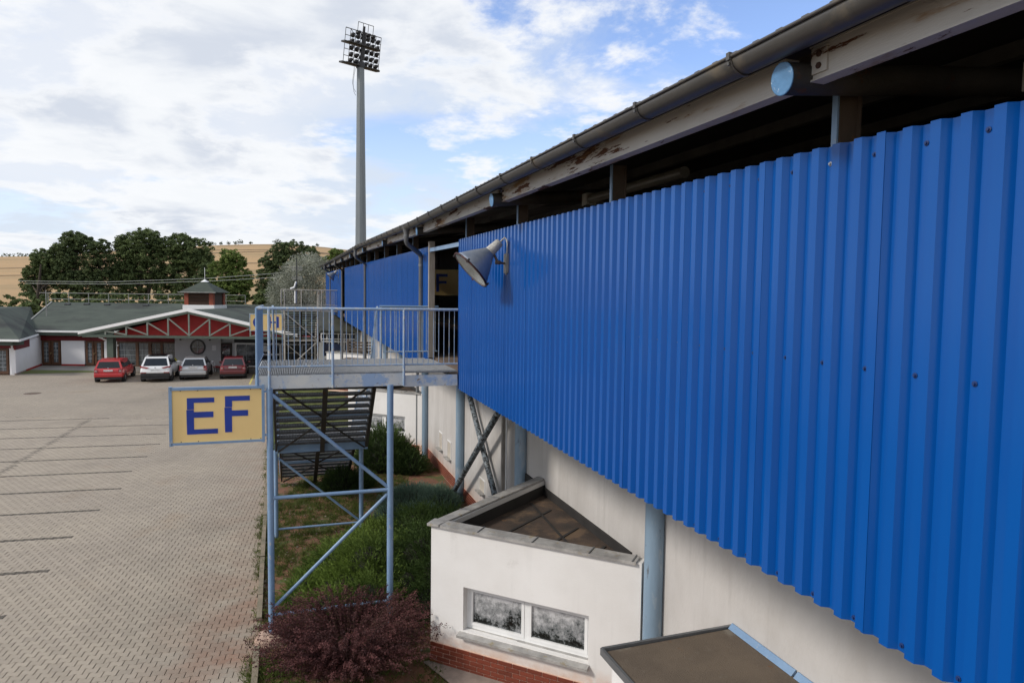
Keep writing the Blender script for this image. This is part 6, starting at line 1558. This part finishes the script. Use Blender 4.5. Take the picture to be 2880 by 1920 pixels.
tree('broadleaf_tree', 'green bushy tree just under the stand roof end, in front of the field', gz(940, 95), [B_(946, 715, 1.2, 95), B_(960, 722, 1.4, 95), B_(930, 735, 1.4, 95), B_(900, 750, 1.6, 95)], 3500, .22, LGB, [((at(940, 740, 95).x, 95, 9), .2)], 9)
tree('shrubby_tree', 'small dark green tree below the domed one, left of the silvery tree', gz(745, 74), [B_(745, 838, 1.2, 74), B_(760, 828, 1.0, 74), B_(735, 845, 1.0, 74), B_(765, 845, 1.0, 74)], 3000, .16, LG, [((at(745, 830, 74).x, 74, 5), .12)], 10)
# silver-leaved tree: narrow upswept sprays
def silver_tree():
    Yt = 62; t = thing('silver_leaved_tree', 'silvery grey willow-like tree beside the end of the blue stand', 'tree', gz(845, Yt)); rnd = np.random.default_rng(31)
    bl = np.array([B_(860, 765, 1.9, Yt, 1.7), B_(885, 750, 1.3, Yt), B_(830, 780, 1.6, Yt), B_(895, 790, 1.5, Yt), B_(800, 810, 1.5, Yt), B_(845, 820, 2.0, Yt), B_(890, 830, 1.8, Yt), B_(790, 840, 1.4, Yt), B_(830, 860, 1.9, Yt), B_(880, 870, 1.9, Yt), B_(782, 862, 1.0, Yt), B_(910, 760, .9, Yt), B_(800, 890, 1.9, Yt), B_(880, 900, 2.0, Yt)])
    n = 26000; w = bl[:, 3] ** 2; w /= w.sum(); k = rnd.choice(len(bl), n, p=w); d = unit(rnd.normal(size=(n, 3)) + np.array([0, -.2, .3])); r = rnd.uniform(.45, 1.02, n)
    P = bl[k, :3] + d * (r * bl[k, 3])[:, None] * np.array([1, 1, .9]); ax = unit(d * .8 + rnd.normal(size=(n, 3)) * .55 + np.array([0, 0, .35])); side = unit(np.cross(ax, rnd.normal(size=(n, 3))))
    l = rnd.uniform(.12, .30, n)[:, None]; V = np.stack([P, P + ax * l * .5 + side * .030, P + ax * l, P + ax * l * .5 - side * .030], 1)
    cl_ = (np.sin(P[:, 0] * 3.1 + P[:, 2] * 2.3) * .5 + .5) * .45 + rnd.random(n) * .55
    np_mesh('crown', V, 4, LSIL, t, colors=np.stack([cl_] * 3, 1))
    m = MB(); b0 = Vector(gz(850, Yt)); m.tube([b0, b0 + Vector((0, 0, 4)), b0 + Vector((.5, 0, 7.5))], .3, 8, r2=.08)
    rk = random.Random(5)
    for b in bl: m.tube([b0 + Vector((0, 0, rk.uniform(1.5, 4))), Vector(b[:3])], .07, 5, r2=.02)
    m.build('trunk', BARK, t)
silver_tree()
# undergrowth along the field edge, too mixed to count
def hedge():
    rnd = np.random.default_rng(40); bl = []
    for px_ in np.arange(-20, 930, 13):
        Yy = rnd.uniform(70, 80); zt = EYE - ((850 if px_ < 75 else 829) + rnd.uniform(-9, 10) - 831) * Yy / 1920; p = at(px_, 840, Yy)
        bl.append((p.x, Yy, zt - 1.0, rnd.uniform(.9, 1.6), 1.1)); bl.append((p.x + rnd.uniform(-.5, .5), Yy - .5, zt - 2.4, 1.5, 1.4)); bl.append((p.x + rnd.uniform(-.5, .5), Yy - .5, zt - 4.0, 1.4, 1.4))
    V, tone = crown(bl, 85000, .26, rnd); o = np_mesh('undergrowth', V, 4, LG, None, colors=np.stack([tone] * 3, 1), kind='stuff')
    tag(o, 'dark green mixed undergrowth filling the gap between restaurant roof and field', 'bushes')
hedge()
# trees on the skyline
rk = random.Random(9)
sky_t = [(568, .8, 2.2, 'tiny round'), (590, .5, 4.0, 'small round'), (599, 1.6, 4.2, 'wider round'), (622, .5, 4.6, 'narrow pointed'), (643, .6, 4.8, 'pointed'), (663, .7, 3.5, 'low rounded'), (671, 1.6, 6.5, 'largest domed'), (706, .8, 3.6, 'small squat'), (780, 1.4, 6.6, 'solitary domed'), (815, .6, 3.4, 'tiny'), (893, .8, 3.8, 'tiny right-hand')]
for i, (px_, wr, h, w_) in enumerate(sky_t):
    h *= .62; wr *= .8; p = at(px_, 700, 446); x = p.x; zb7 = hill_at(x, 446); rr = h * .45
    bl = [(x + rk.uniform(-.3, .3) * h * wr, 446, zb7 + h * .55, rr * wr, rr), (x - rr * wr, 446, zb7 + h * .4, rr * .7, rr * .7), (x + rr * wr, 446, zb7 + h * .4, rr * .7, rr * .7)]
    tree('distant_tree', w_ + ' dark tree standing alone on the crest of the grain field', (x, 446, zb7), bl, 700, .26, LG2, [((x, 446, zb7 + h * .6), .25)], 60 + i, 'lone trees on the field crest')
rnd = np.random.default_rng(77); bl = []
for px_ in np.arange(10, 118, 3): p = at(px_, 724, 455); bl.append((p.x, 455, hill_at(p.x, 450) + rnd.uniform(.4, 1.6), 1.8, 1.5))
V, tone = crown(bl, 7000, .35, rnd); o = np_mesh('distant_wood', V, 4, LG2, None, colors=np.stack([tone] * 3, 1), kind='stuff'); tag(o, 'far strip of woodland along the skyline at the left edge', 'wood')

# --- planting in the bed
JUN = leaf_mat('juniper_green', (.040, .072, .012), (.19, .27, .05), transl=.2)
JUND = leaf_mat('dark_juniper', (.018, .036, .010), (.080, .130, .030), transl=.15)
JUNB = leaf_mat('blue_juniper', (.055, .10, .068), (.19, .28, .20), transl=.15)
CORE = mat('painted_shrub_shade', (.018, .020, .010), .95)  # near-black colour painting the shade inside a shrub
TWIG = mat('brown_twigs', (.09, .045, .028), .9)
def shrub(name, label, blobs, n_spr, lm, slen=(.22, .42), blade=(.05, .09), bw=.0075, up=.35, lean=(0, 0), seed=1, group=None, per=15, core=True):
    rnd = np.random.default_rng(seed); Bn = np.array(blobs, float); c0 = Bn[:, :3].mean(0)
    t = thing(name, label, 'shrub', (c0[0], c0[1], 0), group)
    w = (Bn[:, 3] * Bn[:, 4]); w /= w.sum(); k = rnd.choice(len(Bn), n_spr, p=w)
    d = unit(rnd.normal(size=(n_spr, 3)) * np.array([1, 1, .8]) + np.array([0, -.1, .45])); d[:, 2] = np.abs(d[:, 2]) * .95
    lump = 1 + .10 * np.sin(d[:, 0] * 9 + k) * np.cos(d[:, 1] * 8 + k * 2)
    P = Bn[k, :3] + d * (Bn[k][:, [3, 4, 5]]) * (lump * rnd.uniform(.72, 1.0, n_spr))[:, None]
    out = unit(d * np.array([1, 1, .5]) + np.array([lean[0], lean[1], up]) + rnd.normal(size=(n_spr, 3)) * .28)
    Ls = rnd.uniform(*slen, n_spr); allV = []; allT = []
    tn = np.clip(.5 + .22 * np.sin(P[:, 0] * 4.3 + seed) + .2 * np.sin(P[:, 1] * 3.7) + rnd.normal(size=n_spr) * .18, 0, 1)
    for j in range(per):
        f = (j + .5) / per; bend = np.zeros((n_spr, 3)); bend[:, 2] = -.10 * f * f * (Ls / .3) * .3
        Q = P + out * (Ls * (f - .25))[:, None] + bend
        s = unit(np.cross(out, rnd.normal(size=(n_spr, 3)))); ax = unit(out * 1.0 + s * .75 * (1 - f * .6)); sd2 = unit(np.cross(ax, rnd.normal(size=(n_spr, 3))))
        l = (rnd.uniform(*blade, n_spr) * (1.1 - .55 * f))[:, None]
        allV.append(np.stack([Q - sd2 * bw, Q + sd2 * bw, Q + ax * l], 1)); allT.append(np.clip(tn * .65 + .45 * f * tn + rnd.random(n_spr) * .12, 0, 1))
    V = np.concatenate(allV); T_ = np.concatenate(allT); np_mesh('foliage', V, 3, lm, t, colors=np.stack([T_] * 3, 1))
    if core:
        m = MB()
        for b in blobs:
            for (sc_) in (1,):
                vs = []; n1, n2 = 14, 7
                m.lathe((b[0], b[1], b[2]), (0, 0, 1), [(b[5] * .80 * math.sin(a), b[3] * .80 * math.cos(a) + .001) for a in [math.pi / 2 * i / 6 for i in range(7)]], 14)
        m.build('shade_core', CORE, t)  # solid dark domes painted as the shade behind the foliage
    return t
# blobs: x, y, z, rx, ry, rz
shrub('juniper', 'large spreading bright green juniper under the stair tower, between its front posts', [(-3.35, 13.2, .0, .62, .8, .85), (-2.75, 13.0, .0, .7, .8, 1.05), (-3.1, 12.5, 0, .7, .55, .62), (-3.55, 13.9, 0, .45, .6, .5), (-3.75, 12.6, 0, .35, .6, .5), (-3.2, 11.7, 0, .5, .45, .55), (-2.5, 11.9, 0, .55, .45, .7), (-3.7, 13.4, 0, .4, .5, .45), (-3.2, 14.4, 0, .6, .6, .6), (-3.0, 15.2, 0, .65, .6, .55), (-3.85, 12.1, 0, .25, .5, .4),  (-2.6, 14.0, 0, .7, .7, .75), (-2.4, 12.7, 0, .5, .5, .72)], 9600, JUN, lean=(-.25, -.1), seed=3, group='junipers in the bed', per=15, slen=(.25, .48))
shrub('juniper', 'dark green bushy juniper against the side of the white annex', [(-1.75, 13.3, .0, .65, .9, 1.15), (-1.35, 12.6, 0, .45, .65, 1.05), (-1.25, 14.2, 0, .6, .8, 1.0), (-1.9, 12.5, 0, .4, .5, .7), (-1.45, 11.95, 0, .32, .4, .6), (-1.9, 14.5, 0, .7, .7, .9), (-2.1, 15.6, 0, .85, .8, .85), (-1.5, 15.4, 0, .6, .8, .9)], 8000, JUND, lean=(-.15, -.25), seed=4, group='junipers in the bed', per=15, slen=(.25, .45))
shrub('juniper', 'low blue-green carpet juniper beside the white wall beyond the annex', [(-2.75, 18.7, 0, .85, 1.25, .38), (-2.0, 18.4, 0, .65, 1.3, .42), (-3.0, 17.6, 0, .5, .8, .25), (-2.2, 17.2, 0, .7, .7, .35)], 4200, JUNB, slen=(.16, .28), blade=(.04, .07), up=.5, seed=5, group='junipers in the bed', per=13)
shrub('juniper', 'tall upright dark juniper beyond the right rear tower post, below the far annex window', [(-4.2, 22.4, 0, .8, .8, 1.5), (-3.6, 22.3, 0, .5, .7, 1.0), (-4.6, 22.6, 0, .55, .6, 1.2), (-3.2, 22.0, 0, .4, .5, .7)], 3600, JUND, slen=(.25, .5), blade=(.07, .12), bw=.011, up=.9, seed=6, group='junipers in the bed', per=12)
shrub('juniper', 'small shaded juniper at the foot of the lower stair flight', [(-5.0, 19.9, 0, .5, .5, .65), (-4.5, 20.2, 0, .4, .45, .45)], 1300, JUND, slen=(.2, .35), blade=(.06, .10), bw=.010, up=.6, seed=7, group='junipers in the bed', per=12)  # stair's shadow put into the dark foliage colour
# purple barberry with arching shoots
def barberry():
    LP = leaf_mat('purple_barberry_leaves', (.018, .008, .009), (.15, .058, .055), transl=.15)
    t = thing('barberry', 'dark purple barberry bush with arching twigs in the foreground bed', 'shrub', (-2.45, 10.1, 0)); rnd = np.random.default_rng(13); rk = random.Random(13)
    Vs = []; Ts = []; tw_ = MB(); n = 760
    for i in range(n):
        a = rk.uniform(0, 2 * math.pi); r0 = rk.uniform(0, .45); b = Vector((-2.45 + math.cos(a) * r0 * 1.2, 10.1 + math.sin(a) * r0, 0))
        reach = rk.uniform(.35, 1.0) ** .8; h = rk.uniform(.60, 1.30) * (1.05 - .42 * reach)
        e = b + Vector((math.cos(a) * reach * .95, math.sin(a) * reach * .80, h)); c_ = b.lerp(e, .5) + Vector((-math.cos(a) * .08, -math.sin(a) * .08, h * .22))
        tip = e + Vector((math.cos(a) * .14, math.sin(a) * .14, -.04 + rk.uniform(-.06, .08)))
        pts = []
        for j in range(8):
            f = j / 7; pts.append(((1 - f) ** 3) * b + 3 * (1 - f) ** 2 * f * c_ + 3 * (1 - f) * f * f * e + f ** 3 * tip)
        if i % 2 == 0: tw_.tube(pts, .005, 3, r2=.0018, caps=False)
        P_ = np.array([tuple(p) for p in pts]); m_ = 96; f = rnd.uniform(.22, 1, m_) * 7; i0 = np.minimum(f.astype(int), 6); fr = (f - i0)[:, None]
        Q = P_[i0] * (1 - fr) + P_[i0 + 1] * fr + rnd.normal(size=(m_, 3)) * .016; Nn = unit(rnd.normal(size=(m_, 3)) + np.array([0, 0, .8]))
        Vs.append(leaf_quads(Q, Nn, rnd.uniform(.009, .019, m_), .6, rnd)); tb_ = rk.random(); Ts.append(np.clip(tb_ * .7 + rnd.random(m_) * .3 + (f / 7) * .1, 0, 1))
    V = np.concatenate(Vs); T_ = np.concatenate(Ts); np_mesh('foliage', V, 4, LP, t, colors=np.stack([T_] * 3, 1)); tw_.build('twigs', TWIG, t)
barberry()
# weeds and thin grass in the bed
def tufts():
    GM = leaf_mat('weedy_grass', (.045, .070, .012), (.13, .155, .035), transl=.3); rnd = np.random.default_rng(50); C = []
    def patch(n, fx): 
        for _ in range(n): C.append(fx())
    u = rnd.uniform
    patch(1500, lambda: (u(-6.4, -3.2), u(13.6, 21.5), 1.1)); patch(420, lambda: (kerb_x(yy := u(8.6, 26)) + u(-.10, .30), yy, .8)); patch(260, lambda: (u(-4.0, -3.0), u(8.8, 10.4), 1))
    patch(160, lambda: (u(-2.4, -1.0), u(9.2, 11.8), .8)); patch(260, lambda: (u(-3.4, -2.0), u(22, 26), .9)); patch(500, lambda: (kerb_x(yy := u(20, 45)) + u(.1, 3.0), yy, 1.1)); patch(260, lambda: (u(-3.6, -1.6), u(15.0, 17.3), .8))
    C = np.array(C); C = C[C[:, 0] > np.array([kerb_x(y) for y in C[:, 1]]) - .12]; n = len(C); per = 16; B = np.repeat(C, per, 0); m_ = len(B)
    P = np.zeros((m_, 3)); P[:, :2] = B[:, :2] + rnd.normal(size=(m_, 2)) * .055; P[:, 2] = -.01; dr = unit(rnd.normal(size=(m_, 3)) * np.array([.6, .6, 0]) + np.array([0, 0, .9])); l = rnd.uniform(.05, .17, m_)[:, None] * B[:, 2:3]
    sd2 = unit(np.cross(dr, rnd.normal(size=(m_, 3)))) * .006; V = np.stack([P - sd2, P + sd2, P + dr * l], 1); tn = np.clip(np.repeat(rnd.random(n), per) * .7 + rnd.random(m_) * .3, 0, 1)
    o = np_mesh('weedy_grass', V, 3, GM, None, colors=np.stack([tn] * 3, 1), kind='stuff'); tag(o, 'thin weedy grass growing in tufts over the red soil of the bed', 'grass')
    # broad-leaved weeds
    n = 5200; cc = C[rnd.integers(0, len(C), n)]; P = np.zeros((n, 3)); P[:, :2] = cc[:, :2] + rnd.normal(size=(n, 2)) * .07; P[:, 2] = rnd.uniform(.005, .07, n)
    V = leaf_quads(P, unit(rnd.normal(size=(n, 3)) * .5 + np.array([0, 0, 1])), rnd.uniform(.012, .032, n), .6, rnd); tn = rnd.random(n)
    o = np_mesh('broadleaf_weeds', V, 4, GM, None, colors=np.stack([tn] * 3, 1), kind='stuff'); tag(o, 'small broad-leaved weeds scattered between the grass tufts', 'weeds')
    # pebbles and scraps on the soil
    n = 700; px_ = u(-4.2, -1.0, n); py_ = u(8.6, 25, n); m = MB(); 
    for i in range(n):
        x, y = kerb_x(py_[i]) + u(.1, 3.6), py_[i]; s = u(.008, .022); m.box((x, y, s * .3), (s, s * .3, 0), (-s * .2, s * .8, 0), (0, 0, s * .5))
    o = m.build('soil_pebbles', mat('pale_pebble', (.42, .33, .27), .9, amt=.5, scale=3), kind='stuff'); tag(o, 'small pale stones and scraps lying on the garden soil', 'pebbles')
tufts()
